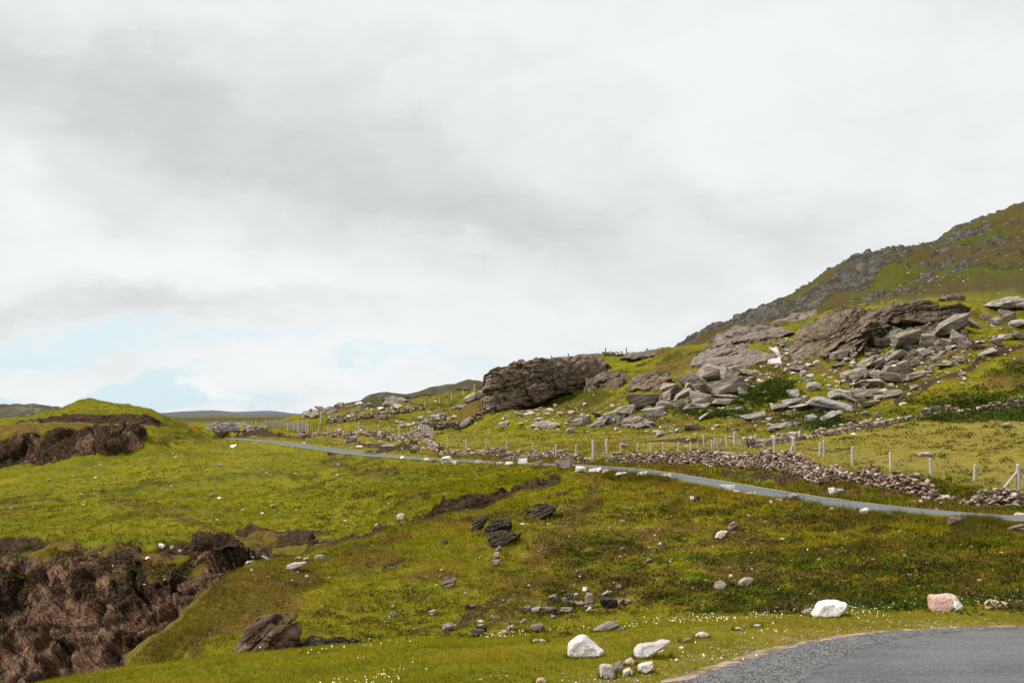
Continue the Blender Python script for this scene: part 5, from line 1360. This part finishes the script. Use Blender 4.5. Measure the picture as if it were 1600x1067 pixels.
# ------------------------------------------------------------------ fences
def tube(pts, r, n=5):
    pts = [Vector(p_) for p_ in pts]; V_, F_ = [], []
    for i, p_ in enumerate(pts):
        d = (pts[min(i + 1, len(pts) - 1)] - pts[max(i - 1, 0)]).normalized()
        a = d.orthogonal().normalized() if abs(d.z) < .95 else Vector((1, 0, 0)); b = d.cross(a).normalized(); a = b.cross(d).normalized()
        for k in range(n):
            t_ = 2 * math.pi * k / n
            V_.append(p_ + a * (math.cos(t_) * r) + b * (math.sin(t_) * r))
    for i in range(len(pts) - 1):
        for k in range(n):
            F_.append((i * n + k, i * n + (k + 1) % n, (i + 1) * n + (k + 1) % n, (i + 1) * n + k))
    return [tuple(v) for v in V_], F_


def post_mesh(h, r, sharp=0.04, n=8, seed=0):
    """split or round timber with a weathered, slightly bevelled head"""
    rr = random.Random(seed); V_, F_ = [], []
    rings = [(-.25, r), (h * .35, r * 1.02), (h * .7, r * .97), (h - sharp, r * .97), (h, r * .55)]
    for z, q in rings:
        for k in range(n):
            a = 2 * math.pi * k / n
            V_.append((math.cos(a) * q * rr.uniform(.92, 1.06), math.sin(a) * q * rr.uniform(.92, 1.06), z))
    for i in range(len(rings) - 1):
        for k in range(n):
            F_.append((i * n + k, i * n + (k + 1) % n, (i + 1) * n + (k + 1) % n, (i + 1) * n + k))
    top = (len(rings) - 1) * n
    for k in range(0, n - 2, 2):
        F_.append((top, top + k + 1, top + k + 2, top + (k + 3) % n if k + 3 < n else top + k + 2))
    F_ = [q if len(set(q)) == 4 else (q[0], q[1], q[2], q[0]) for q in F_]
    bm = bmesh.new(); vs = [bm.verts.new(v) for v in V_]
    for i in range(len(rings) - 1):
        for k in range(n):
            bm.faces.new([vs[j] for j in (i * n + k, i * n + (k + 1) % n, (i + 1) * n + (k + 1) % n, (i + 1) * n + k)])
    bm.faces.new([vs[top + k] for k in range(n)])
    me = bpy.data.meshes.new('post'); bm.to_mesh(me); bm.free()
    return me


def bar(name, a, b, r, mat, parent, n=6):
    v, f = tube([a, b], r, n)
    o = np_mesh(name, [Vector(q) - parent.location for q in v], f, mat, False)
    o.parent = parent
    return o


def fence(label, posts, radius=.055, wires=(.35, .7, .97), group=None, mat=M_POST, braces=(), wire_r=.006, netting=False):
    """posts: (px, foot py, top py[, material, radius factor])"""
    feet = [hit(p_[0], p_[1]) for p_ in posts]
    f = empty('wire_fence', feet[0]); tag(f, label, 'fence', group)
    tops = []
    for i, (p_, P_) in enumerate(zip(posts, feet)):
        h = (p_[1] - p_[2]) * P_.y / F_PX
        m_ = p_[3] if len(p_) > 3 and p_[3] else mat
        k = p_[4] if len(p_) > 4 else 1
        h *= 1.1
        me = post_mesh(h, radius * k * 1.05, seed=i); me.materials.append(m_)
        o = bpy.data.objects.new('post', me); COL.objects.link(o); o.parent = f
        o.location = P_ - feet[0]
        o.rotation_euler = (random.uniform(-.05, .05), random.uniform(-.05, .05), random.uniform(0, 3))
        tops.append((P_, h))
    for wz in wires:
        pts = []
        for (P_, h), (Q_, g) in zip(tops[:-1], tops[1:]):
            for s in (0, .33, .66): pts.append(P_.lerp(Q_, s) + Vector((0, -.05, wz * (h * (1 - s) + g * s) - .03 * math.sin(s * 3.14))))
        pts.append(tops[-1][0] + Vector((0, -.05, wz * tops[-1][1])))
        v, fc = tube(pts, wire_r, 4)
        w = np_mesh('wire', [Vector(q) - feet[0] for q in v], fc, M_WIRE, True); w.parent = f
    for (i, dpx, dpy, frac) in braces:
        P_, h = tops[i]
        Q_ = at(posts[i][0] + dpx, posts[i][1] + dpy, P_.y - .15)
        bar('brace', P_ + Vector((0, 0, h * frac)), Q_, radius * .75, M_POST, f)
    return f


fence('post and wire fence of widely spaced pale posts along the mown field at the right',
      [(1148, 698, 676, None, 1.6), (1181, 699, 680), (1210, 707, 687), (1241, 709, 686, None, 1.5), (1281, 714, 693), (1288, 713, 690), (1332, 728, 701), (1392, 736, 709), (1455, 743, 718), (1523, 752, 728), (1591, 766, 729, None, 1.3)],
      .075, (.3, .55, .8), braces=[(0, 12, 0, .95), (3, -8, 1, .8), (10, -22, -4, .75), (10, 22, -4, .75)])
fence('row of closely set pale posts where the pasture fence meets the braced corner',
      [(1136, 700, 682), (1126, 702, 687), (1120, 702, 686), (1116, 702, 685), (1112, 702, 688), (1108, 702, 689, M_POSTB), (1100, 703, 683), (1091, 704, 690, M_POSTB), (1079, 707, 692), (1060, 706, 692), (1036, 706, 692), (1016, 708, 693), (996, 709, 693), (970, 710, 694)],
      .065, (.35, .65, .95))
fence('post and wire fence behind the dark wall left of the wire gate',
      [(901, 719, 696, None, 1.3), (869, 716, 696), (833, 711, 694), (792, 703, 690), (760, 702, 687), (729, 702, 687), (699, 699, 684)], .075, (.35, .65, .95))
fence('tight group of posts at the corner where the left walls meet',
      [(657, 680, 664), (660, 681, 663), (663, 682, 665), (666, 682, 666), (669, 683, 667), (672, 684, 669), (675, 694, 672)], .11, (.6,), braces=[(6, 5, 4, .35)])
fence('fence of leaning posts along the wall above the road on the left',
      [(643, 683, 669), (624, 683, 665, None, 1.3), (607, 683, 669), (592, 683, 664), (575, 683, 669), (561, 682, 662), (543, 682, 667), (529, 679, 664), (513, 679, 667), (498, 680, 666), (482, 682, 664), (478, 678, 661)], .10, (.4, .9), braces=[(9, -6, -2, .6)])
fence('row of posts crossing the left slope along the middle wall', [(501, 663, 649, None, 1.5), (525, 657, 650), (553, 652, 645), (581, 648, 640), (604, 645, 637), (638, 638, 631), (664, 635, 629), (687, 631, 623), (706, 627, 616), (724, 620, 611), (741, 612, 601)], .12, (.5, .95), mat=M_POST)
fence('sparse dark fence posts along the skyline above the long crag', [(829, 561, 553, M_POSTD), (836, 560, 551, M_POSTD), (862, 556, 547, M_POSTD), (888, 554, 548, M_POSTD), (946, 553, 544, M_POSTD), (979, 553, 544, M_POSTD), (1011, 553, 545, M_POSTD), (1035, 552, 546, M_POSTD)], .10, (.6, .9), wire_r=.008)
fence('short fence with a rail climbing to the foot of the long crag', [(771, 640, 630), (793, 629, 619), (803, 623, 613), (818, 612, 606)], .11, (.5, .9), braces=[(2, 16, -4, .7)])
fence('row of thin posts round the sheep pen beside the yellow sign', [(333, 672, 664), (340, 672, 664), (346, 673, 663), (355, 673, 664), (363, 672, 662), (373, 671, 661), (381, 670, 657), (393, 671, 660), (400, 671, 659), (410, 671, 663)], .11, (.4, .75, 1.0))

# hurdles of the sheep pen, the wire gate
def hurdle(label, x0, x1, ytop, ybot, rails, group='pale slatted hurdles of the sheep pen', D=None, mat=M_POST, name='pen_hurdle', cat='hurdle', uprights=3):
    P_ = hit(x0, ybot); Q_ = hit(x1, ybot)
    D = D or P_.y
    A0 = at(x0, ybot, D); B0 = at(x1, ybot, D)
    A0.z = float(ground(A0.x, A0.y)[0]); B0.z = float(ground(B0.x, B0.y)[0])
    h = (ybot - ytop) * D / F_PX
    f = empty(name, A0); tag(f, label, cat, group)

    def slab(nm, a, b, w, t_):
        a, b = Vector(a), Vector(b); d = (b - a).normalized(); up = Vector((0, 0, 1)) if abs(d.z) < .8 else Vector((1, 0, 0))
        s = d.cross(up).normalized() * t_ / 2; u_ = s.cross(d).normalized() * w / 2
        vs = [a + s + u_, a + s - u_, a - s - u_, a - s + u_, b + s + u_, b + s - u_, b - s - u_, b - s + u_]
        o = np_mesh(nm, [q - A0 for q in vs], [(0, 1, 2, 3), (7, 6, 5, 4), (0, 4, 5, 1), (1, 5, 6, 2), (2, 6, 7, 3), (3, 7, 4, 0)], mat); o.parent = f
        return o
    for i in range(rails):
        z = h * (.12 + .86 * i / max(rails - 1, 1)); slab('rail', A0 + Vector((0, 0, z)), B0 + Vector((0, 0, z)), h * (.62 / rails), .035)
    for i in range(uprights):
        s = i / (uprights - 1); q = A0.lerp(B0, s) + Vector((0, -.05, -.1)); slab('upright', q, q + Vector((0, 0, h * 1.06 + .1)), .11, .05)
    return f


for i, (a, b, lb) in enumerate(((417, 425.5, 'pale slatted hurdle at the left end of the sheep pen'), (426, 434.5, 'pale slatted hurdle second from the left of the sheep pen'), (435, 444.5, 'pale slatted hurdle just left of the middle of the sheep pen'),
                                (449, 458, 'pale slatted hurdle just right of the middle of the sheep pen'), (459, 468, 'pale slatted hurdle beside the stones at the sheep pen'), (469, 479, 'pale slatted hurdle at the right end of the sheep pen'))):
    hurdle(lb, a, b, 658 if i < 3 else 660, 669.5 if i < 3 else 671.5, 5)
fence('stout posts standing in front of the sheep pen hurdles', [(416, 670, 657), (450, 673, 661), (460, 673, 660), (466, 676, 659), (473, 676, 659), (480, 677, 658)], .13, (.9,), wire_r=.01)
hurdle('flat topped rail on posts standing in the grass of the left slope', 552, 586, 661.5, 668, 1, group=None, name='rail_barrier', cat='rail', uprights=2)

gp = hit(927, 722); gq = hit(948, 718); gq = at(948, 718, gp.y + .4); gq.z = float(ground(gq.x, gq.y)[0])
g = empty('field_gate', gp); tag(g, 'small wire gate hung between two tall grey posts in the roadside wall', 'gate')
for q, top in ((gp, 34), (gq, 31)):
    me = post_mesh(top * gp.y / F_PX, .12, seed=3); me.materials.append(M_POST)
    o = bpy.data.objects.new('post', me); COL.objects.link(o); o.parent = g; o.location = q - gp
for z in (.2, .45, .7, .95): bar('rail', gp + Vector((.1, 0, z)), gq + Vector((-.1, 0, z)), .018, M_WIRE, g)
for s in (.12, .32, .5, .68, .88):
    q = gp.lerp(gq, s); bar('upright', q + Vector((0, 0, .2)), q + Vector((0, 0, .95)), .012, M_WIRE, g)

# ------------------------------------------------------------------ signs
sp = hit(377.5, 692)
s_ = empty('road_sign', sp); tag(s_, 'yellow road sign on a grey pole where the road goes over the rise', 'road sign')
k = sp.y / F_PX
bar('pole', sp + Vector((0, 0, -.2)), sp + Vector((0, 0, 27.5 * k)), .05, M_STEEL, s_)


def plate(nm, pts, mat, parent, base, t_=.03, yaw=0.0):
    """thin sheet with an edge, outline in local x/z"""
    c, sn = math.cos(yaw), math.sin(yaw); n = len(pts); V_ = []
    for dy in (-t_ / 2, t_ / 2):
        for x, z in pts: V_.append(Vector((x * c - dy * sn, x * sn + dy * c, z)) + base - parent.location)
    bm = bmesh.new(); vs = [bm.verts.new(v) for v in V_]
    bm.faces.new(vs[:n]); bm.faces.new(vs[n:][::-1])
    for i in range(n): bm.faces.new((vs[i], vs[n + i], vs[n + (i + 1) % n], vs[(i + 1) % n]))
    bmesh.ops.recalc_face_normals(bm, faces=bm.faces)
    me = bpy.data.meshes.new(nm); bm.to_mesh(me); bm.free(); me.materials.append(mat)
    o = bpy.data.objects.new(nm, me); COL.objects.link(o); o.parent = parent
    return o


w = 3.2 * k
plate('sign_plate', [(-w, 0), (0, -w), (w, 0), (0, w)], M_YELLOW, s_, sp + Vector((0, -.09, 24 * k)), yaw=.5)
plate('lower_plate', [(-w * .95, -w * .45), (w * .95, -w * .45), (w * .95, w * .5), (-w * .95, w * .5)], M_YELLOW, s_, sp + Vector((0, -.1, 19.8 * k)), yaw=.5)
op = at(304, 676, 232); op.z = float(ground(op.x, op.y)[0])
os_ = empty('roadworks_board', op); tag(os_, 'plain orange board on short legs beside the road near the mound', 'sign board')
k = op.y / F_PX; zt = at(304, 676, 232).z - op.z
for dx in (-.35, .35): bar('leg', op + Vector((dx, .05, -.1)), op + Vector((dx, .05, zt + 3 * k)), .03, M_STEEL, os_)
plate('board', [(-5 * k, zt + 2.5 * k), (3.2 * k, zt + 2 * k), (4.6 * k, zt + 7.5 * k), (-4 * k, zt + 8 * k)], M_ORANGE, os_, op, yaw=.15)

# ------------------------------------------------------------------ distant hills
def far_hill(ridge, D, depth, base_py, mat, seed, amp):
    px = np.linspace(ridge[0][0], ridge[-1][0], 260)
    top = np.interp(px, [r_[0] for r_ in ridge], [r_[1] for r_ in ridge]); top = smooth1(top, 9)
    nj = 46; V_ = np.zeros((nj, len(px), 3))
    for j in range(nj):
        s = j / (nj - 1); d = D - depth + 2 * depth * s
        f = 1 - abs(2 * s - 1) ** 1.4
        u, v = ray(px, base_py + (top - base_py) * f)
        u0, v0 = ray(px, top)
        zt_ = v0 * D; zb_ = ray(px, np.full(len(px), base_py))[1] * D
        V_[j, :, 0] = u * d; V_[j, :, 1] = d; V_[j, :, 2] = zb_ + (zt_ - zb_) * f
    q = V_.reshape(-1, 3)
    n_ = fbm(q / (depth * .22), 5, seed) * amp
    env = np.repeat(1 - np.abs(2 * np.arange(nj) / (nj - 1) - 1) ** 6, len(px))
    q[:, 2] += n_ * env * .5
    o = np_mesh('distant_hill', q, grid_faces(nj, len(px)), mat, True)
    o['kind'] = 'structure'
    return o


def hill_mat(name, a, b_, c, sc):
    m, t, b = new_mat(name); P = pos(t)
    n = t.noise(P, sc, 7, .68); n2 = t.noise(P, sc * 4, 5, .7)
    col = t.mix(t.step(n, .35, .65), a, b_); col = t.mix(t.step(n2, .57, .66), col, c)
    t.l.new(col, b.inputs['Base Color']); bump(t, b, n2, .6, 2.0)
    return m


HM1 = hill_mat('heather_hill', (0.040, 0.042, 0.020), (0.070, 0.060, 0.030), (0.17, 0.165, 0.16), .03)
HM2 = hill_mat('hazy_far_moor', (0.072, 0.082, 0.088), (0.095, 0.102, 0.104), (0.10, 0.105, 0.105), .002)  # cool grey-blue of distance haze put into the moor's colour
HM3 = hill_mat('brown_moor', (0.11, 0.085, 0.05), (0.075, 0.08, 0.035), (0.13, 0.10, 0.06), .01)
far_hill([(520, 655), (545, 640), (575, 622), (600, 616), (635, 620), (650, 617), (670, 609), (690, 607), (715, 598), (730, 594), (750, 596), (790, 600), (900, 640)], 1300, 260, 656, HM1, 5, 9)
far_hill([(-200, 640), (-60, 640), (0, 639), (30, 635), (48, 633.5), (70, 637), (110, 645), (150, 656)], 900, 180, 656, HM1, 6, 7)
far_hill([(150, 652), (240, 648), (290, 644.5), (330, 643), (370, 645), (400, 643.5), (430, 643), (460, 646), (520, 649), (640, 651)], 5200, 900, 653, HM2, 7, 12)
far_hill([(180, 658), (270, 651.5), (330, 649.5), (380, 650), (430, 650), (500, 650), (560, 655)], 1900, 350, 658, HM3, 8, 5)

# ------------------------------------------------------------------ bracken and heather cushions
def leaf_patch(name, clumps, cols_, seed, leaves=70, kind='stuff'):
    """clumps: (x, y, z, radius, height); each a dome of small leaf faces"""
    r = np.random.default_rng(seed); cl_ = np.array(clumps); n = len(cl_)
    m = n * leaves; idx = np.repeat(np.arange(n), leaves)
    th = r.uniform(0, 6.283, m); rr_ = np.sqrt(r.uniform(0, 1, m)); R_ = cl_[idx, 3]; H_ = cl_[idx, 4]
    x = cl_[idx, 0] + np.cos(th) * rr_ * R_; y = cl_[idx, 1] + np.sin(th) * rr_ * R_
    z = cl_[idx, 2] + H_ * (1 - rr_ ** 2) * r.uniform(.45, 1.0, m)
    s = R_ * r.uniform(.12, .26, m)
    a = r.uniform(0, 6.283, m); tl = r.uniform(.15, .95, m)
    d1 = np.stack([np.cos(a), np.sin(a), np.zeros(m)], 1); d2 = np.stack([-np.sin(a) * np.cos(tl), np.cos(a) * np.cos(tl), np.sin(tl)], 1)
    c = np.stack([x, y, z], 1)
    tri = np.stack([c - d1 * s[:, None] * .5, c + d1 * s[:, None] * .5, c + d2 * s[:, None] * 1.3], 1)
    base = np.array(cols_)[r.integers(0, len(cols_), n)]
    colr = base[idx] * r.uniform(.65, 1.25, (m, 1))
    return tag(np_mesh(name, tri.reshape(-1, 3), np.arange(m * 3).reshape(-1, 3), M_GRASS, False, {'tint': np.repeat(colr, 3, 0)}), kind=kind)


def clumps_px(n, foc, size, seed, hk=.6):
    r = random.Random(seed); out = []
    for _ in range(n):
        fx, fy, sx, sy = foc[r.randrange(len(foc))]
        P_ = hit(r.gauss(fx, sx), r.gauss(fy, sy)); q = r.uniform(*size)
        out.append((P_.x, P_.y, P_.z - .05 * q, q, q * hk))
    return out


leaf_patch('bracken', clumps_px(300, [(1190, 608, 18, 9), (1205, 616, 20, 7), (1175, 626, 26, 4), (1130, 646, 40, 3), (1218, 604, 10, 5)], (.35, .9), 21, .9), [(.045, .072, .006), (.070, .095, .008), (.030, .048, .005)], 3, 110)
leaf_patch('ferns', clumps_px(420, [(1560, 622, 40, 10), (1500, 632, 40, 5), (1590, 650, 40, 5), (1480, 655, 40, 4), (1560, 655, 50, 4), (1590, 580, 20, 10), (1250, 655, 40, 5), (1300, 665, 40, 4), (1100, 645, 50, 6)], (.5, 1.2), 22, .6), [(.035, .062, .006), (.05, .08, .008), (.06, .075, .012)], 4, 55)
leaf_patch('clifftop_bushes', clumps_px(150, [(90, 890, 40, 14), (180, 895, 40, 14), (30, 900, 30, 25), (240, 890, 30, 16), (330, 880, 40, 10), (60, 870, 40, 8), (290, 680, 20, 5), (260, 693, 20, 4)], (.25, .6), 23, .5), [(.050, .052, .006), (.065, .065, .008), (.085, .052, .016), (.07, .043, .014)], 5, 70)

# tussocks of dark moss and heather on the rough slope, spread evenly over what one sees of it
def tussocks(name, n, region, size, cols_, seed, leaves, hk):
    r = random.Random(seed); out = []; rs_ = np.random.default_rng(seed)
    while len(out) < n:
        x, y = r.uniform(*region[0]), r.uniform(*region[1])
        P_ = hit(x, y)
        if np.hypot(efs[:, 0] - P_.x, efs[:, 1] - P_.y).min() < 3.6: continue
        nn = fbm(np.array([[P_.x / 3.0, P_.y / 3.0, 0.]]), 3, seed)[0]
        if nn < r.uniform(-.5, .35): continue
        q = r.uniform(*size)
        out.append((P_.x, P_.y, P_.z - .03, q, q * hk))
    return leaf_patch(name, out, cols_, seed, leaves)


tussocks('moss_tussocks', 1500, ((860, 1620), (760, 960)), (.12, .36), [(.026, .048, .003), (.036, .062, .004), (.06, .08, .006)], 31, 34, .5)
tussocks('heather_tussocks', 1500, ((860, 1620), (780, 960)), (.14, .40), [(.075, .048, .013), (.055, .036, .010), (.10, .066, .018)], 32, 34, .45)
tussocks('spur_tussocks', 500, ((420, 900), (800, 1000)), (.12, .34), [(.075, .060, .013), (.05, .06, .006), (.095, .075, .018)], 33, 30, .4)
tussocks('plateau_tussocks', 380, ((0, 860), (700, 850)), (.2, .55), [(.05, .062, .005), (.085, .07, .016), (.035, .052, .004)], 34, 26, .35)
tussocks('bank_tussocks', 900, ((480, 1620), (690, 815)), (.2, .5), [(.065, .045, .013), (.05, .055, .007), (.035, .045, .005)], 35, 30, .5)
tussocks('hillside_tussocks', 1700, ((480, 1620), (480, 690)), (.35, 1.0), [(.05, .06, .006), (.085, .066, .016), (.035, .05, .005), (.11, .095, .015)], 36, 24, .35)


# ------------------------------------------------------------------ grass blades and daisies
def blades(name, n, prob, hrange, wk, cols_, seed, per=5, lean=.5):
    """tufts spread over the ground sheet in proportion to what the picture shows of it"""
    r = np.random.default_rng(seed)
    pr = (prob * tuft_ok).ravel(); pr = pr / pr.sum()
    idx = r.choice(len(pr), n, p=pr)
    ri, ci = idx // NC, idx % NC
    ri2 = np.clip(ri + 1, 0, NR - 1); ci2 = np.clip(ci + 1, 0, NC - 1)
    a, b_ = r.random((n, 1)), r.random((n, 1))
    base = (V[ri, ci] * (1 - a) + V[ri2, ci] * a) * (1 - b_) + (V[ri, ci2] * (1 - a) + V[ri2, ci2] * a) * b_
    h = r.uniform(hrange[0], hrange[1], n) * np.clip(base[:, 1] / 45, .8, 1.6)
    m = n * per; k = np.repeat(np.arange(n), per)
    ang = r.uniform(0, 6.283, m); sp_ = r.uniform(0, 1, m)
    B = base[k] + np.stack([np.cos(ang) * sp_ * h[k] * .7, np.sin(ang) * sp_ * h[k] * .7, np.full(m, -.02)], 1)
    tip = B + np.stack([np.cos(ang) * h[k] * lean * r.uniform(.2, 1.2, m), np.sin(ang) * h[k] * lean * r.uniform(.2, 1.2, m), h[k] * r.uniform(.6, 1.15, m)], 1)
    wv_ = np.stack([-np.sin(ang + r.normal(0, 1, m)), np.cos(ang), np.zeros(m)], 1) * (h[k] * wk)[:, None]
    tri = np.stack([B - wv_, B + wv_, tip], 1)
    nz_ = fbm(base / 2.5, 3, seed)
    ct = np.array(cols_)[np.clip(((nz_ + 1) / 2 * len(cols_)).astype(int), 0, len(cols_) - 1)]
    hv, dv = heath[ri, ci][:, None], dark[ri, ci][:, None]
    ct = ct * (1 - .75 * hv) + np.array((.135, .082, .020)) * .75 * hv
    yv = np.clip(dry[ri, ci], 0, 1)[:, None]
    ct = ct * (1 - .6 * yv) + np.array((.27, .185, .022)) * .6 * yv
    ct = ct * (1 - .7 * dv) + np.array((.055, .070, .004)) * .7 * dv
    c = ct[k] * r.uniform(.7, 1.3, (m, 1))
    return tag(np_mesh(name, tri.reshape(-1, 3), np.arange(m * 3).reshape(-1, 3), M_GRASS, False, {'tint': np.repeat(c, 3, 0)}), kind='stuff')


G1 = [(.155, .157, .003), (.235, .21, .005), (.185, .178, .004), (.28, .22, .012)]
near_p = band(1.7, 3.4, .1) * (PXG > -80) * (PXG < 1880)
blades('verge_grass', 60000, near_p, (.035, .085), .07, G1, 41, 6, .6)
rough_p = rs * band(3.9, 10.9, .1) * (PXG < 1880) * (1 - .4 * dark)
blades('slope_grass', 45000, rough_p, (.08, .18), .09, [(.195, .19, .003), (.265, .22, .006), (.30, .19, .018), (.15, .155, .003)], 42, 5, .6)
spur_p = (1 - rs) * band(4.0, 7.0, .1) * (PXG > 150) * (PXG < 1880)
blades('spur_grass', 45000, spur_p, (.06, .14), .09, [(.18, .177, .003), (.24, .212, .005), (.27, .19, .014)], 43, 5, .7)
plat_p = band(8.95, 11.2, .04) * (1 - rock) * (1 - peat_shade) * (PXG > -60) * (PXG < 1880)
blades('plateau_grass', 36000, plat_p, (.08, .16), .11, [(.178, .174, .003), (.235, .208, .004), (.148, .155, .003)], 44, 4, .8)
hill_p = band(12.0, 18.2, .1) * (PXG > 330) * (1 - rock) * (1 - peat_shade) * (1 - .85 * band(14.0, 15.2, .1) * cols(1000, 2600)) * (PXG < 1880)
blades('mound_grass', 9000, (band(11.9, 12.9, .1) + band(14.05, 15.3, .1)) * (PXG < 335) * (PXG > -60) * (1 - peat_shade), (.07, .13), .12, [(.13, .12, .006), (.17, .15, .01)], 46, 4, .8)
blades('hill_grass', 60000, hill_p, (.08, .2), .12, [(.142, .132, .005), (.205, .165, .012), (.118, .118, .005), (.20, .14, .018)], 45, 4, .7)

fg = [o for o in COL.objects if o.get('category') == 'boulder' and o.location.y < 33 and o.parent is None]
r = np.random.default_rng(5); B_, H_ = [], []
for o in fg:
    ext = np.array([v[:] for v in o.bound_box]); wx = np.ptp(ext[:, 0]) * o.scale.x / 2; wy = np.ptp(ext[:, 1]) * o.scale.y / 2
    for _ in range(int(40 + 220 * wx)):
        a = r.uniform(0, 6.283); q = r.uniform(.88, 1.12)
        x, y = o.location.x + math.cos(a) * wx * q, o.location.y + math.sin(a) * wy * q
        B_.append((x, y, float(ground(x, y)[0]) - .01)); H_.append(r.uniform(.04, .10))
B_, H_ = np.array(B_), np.array(H_); k5 = np.repeat(np.arange(len(B_)), 5); m5 = len(k5)
a5 = r.uniform(0, 6.283, m5); b5 = B_[k5] + np.stack([np.cos(a5) * .015, np.sin(a5) * .015, 0 * a5], 1)
tp = b5 + np.stack([np.cos(a5) * H_[k5] * r.uniform(.1, .6, m5), np.sin(a5) * H_[k5] * r.uniform(.1, .6, m5), H_[k5] * r.uniform(.6, 1.1, m5)], 1)
w5 = np.stack([-np.sin(a5), np.cos(a5), 0 * a5], 1) * .005
c5 = np.array([(.14, .145, .004), (.22, .20, .006), (.10, .11, .004)])[r.integers(0, 3, m5)]
tag(np_mesh('tufts_of_grass', np.stack([b5 - w5, b5 + w5, tp], 1).reshape(-1, 3), np.arange(m5 * 3).reshape(-1, 3), M_GRASS, False, {'tint': np.repeat(c5, 3, 0)}), kind='stuff')

rush_p = (rs * band(3.9, 10.9, .1) + .5 * (1 - rs) * band(4.0, 7.0, .1) + .35 * plat_p) * (PXG < 1880) * sstep(fb(4, 3, 87) + n2 * .4, .1, .5)
blades('rushes', 4200, rush_p, (.16, .34), .04, [(.07, .085, .004), (.10, .10, .006), (.16, .125, .014)], 47, 9, .4)

# daisies on the near verge
r = np.random.default_rng(77)
pd = (band(1.9, 3.0, .1) * (PXG > 350) * (PXG < 1640) * tuft_ok * sstep(fb(1.6, 3, 81) + sstep(PXG, 450, 1150) * .5 - .45, -.1, .5)).ravel(); pd = pd / pd.sum()
ix = r.choice(len(pd), 850, p=pd)
c0 = V[ix // NC, ix % NC] + np.stack([r.uniform(-.05, .05, 850), r.uniform(-.05, .05, 850), r.uniform(.03, .09, 850)], 1)
FV, FF, FC = [], [], []
for i, c_ in enumerate(c0):
    q = r.uniform(.005, .0095); tl = r.uniform(-.7, .7, 2); n0 = len(FV)
    for kx in range(6):
        a = kx * math.pi / 3
        FV.append((c_[0] + math.cos(a) * q, c_[1] + math.sin(a) * q, c_[2] + tl[0] * math.cos(a) * q + (tl[1] - .5) * math.sin(a) * q * -1))
        FC.append((.74, .70, .46))
    FF += [(n0, n0 + 1, n0 + 2, n0 + 3), (n0, n0 + 3, n0 + 4, n0 + 5)]
tag(np_mesh('daisies', FV, FF, M_PETAL, False, {'tint': FC}), kind='stuff')
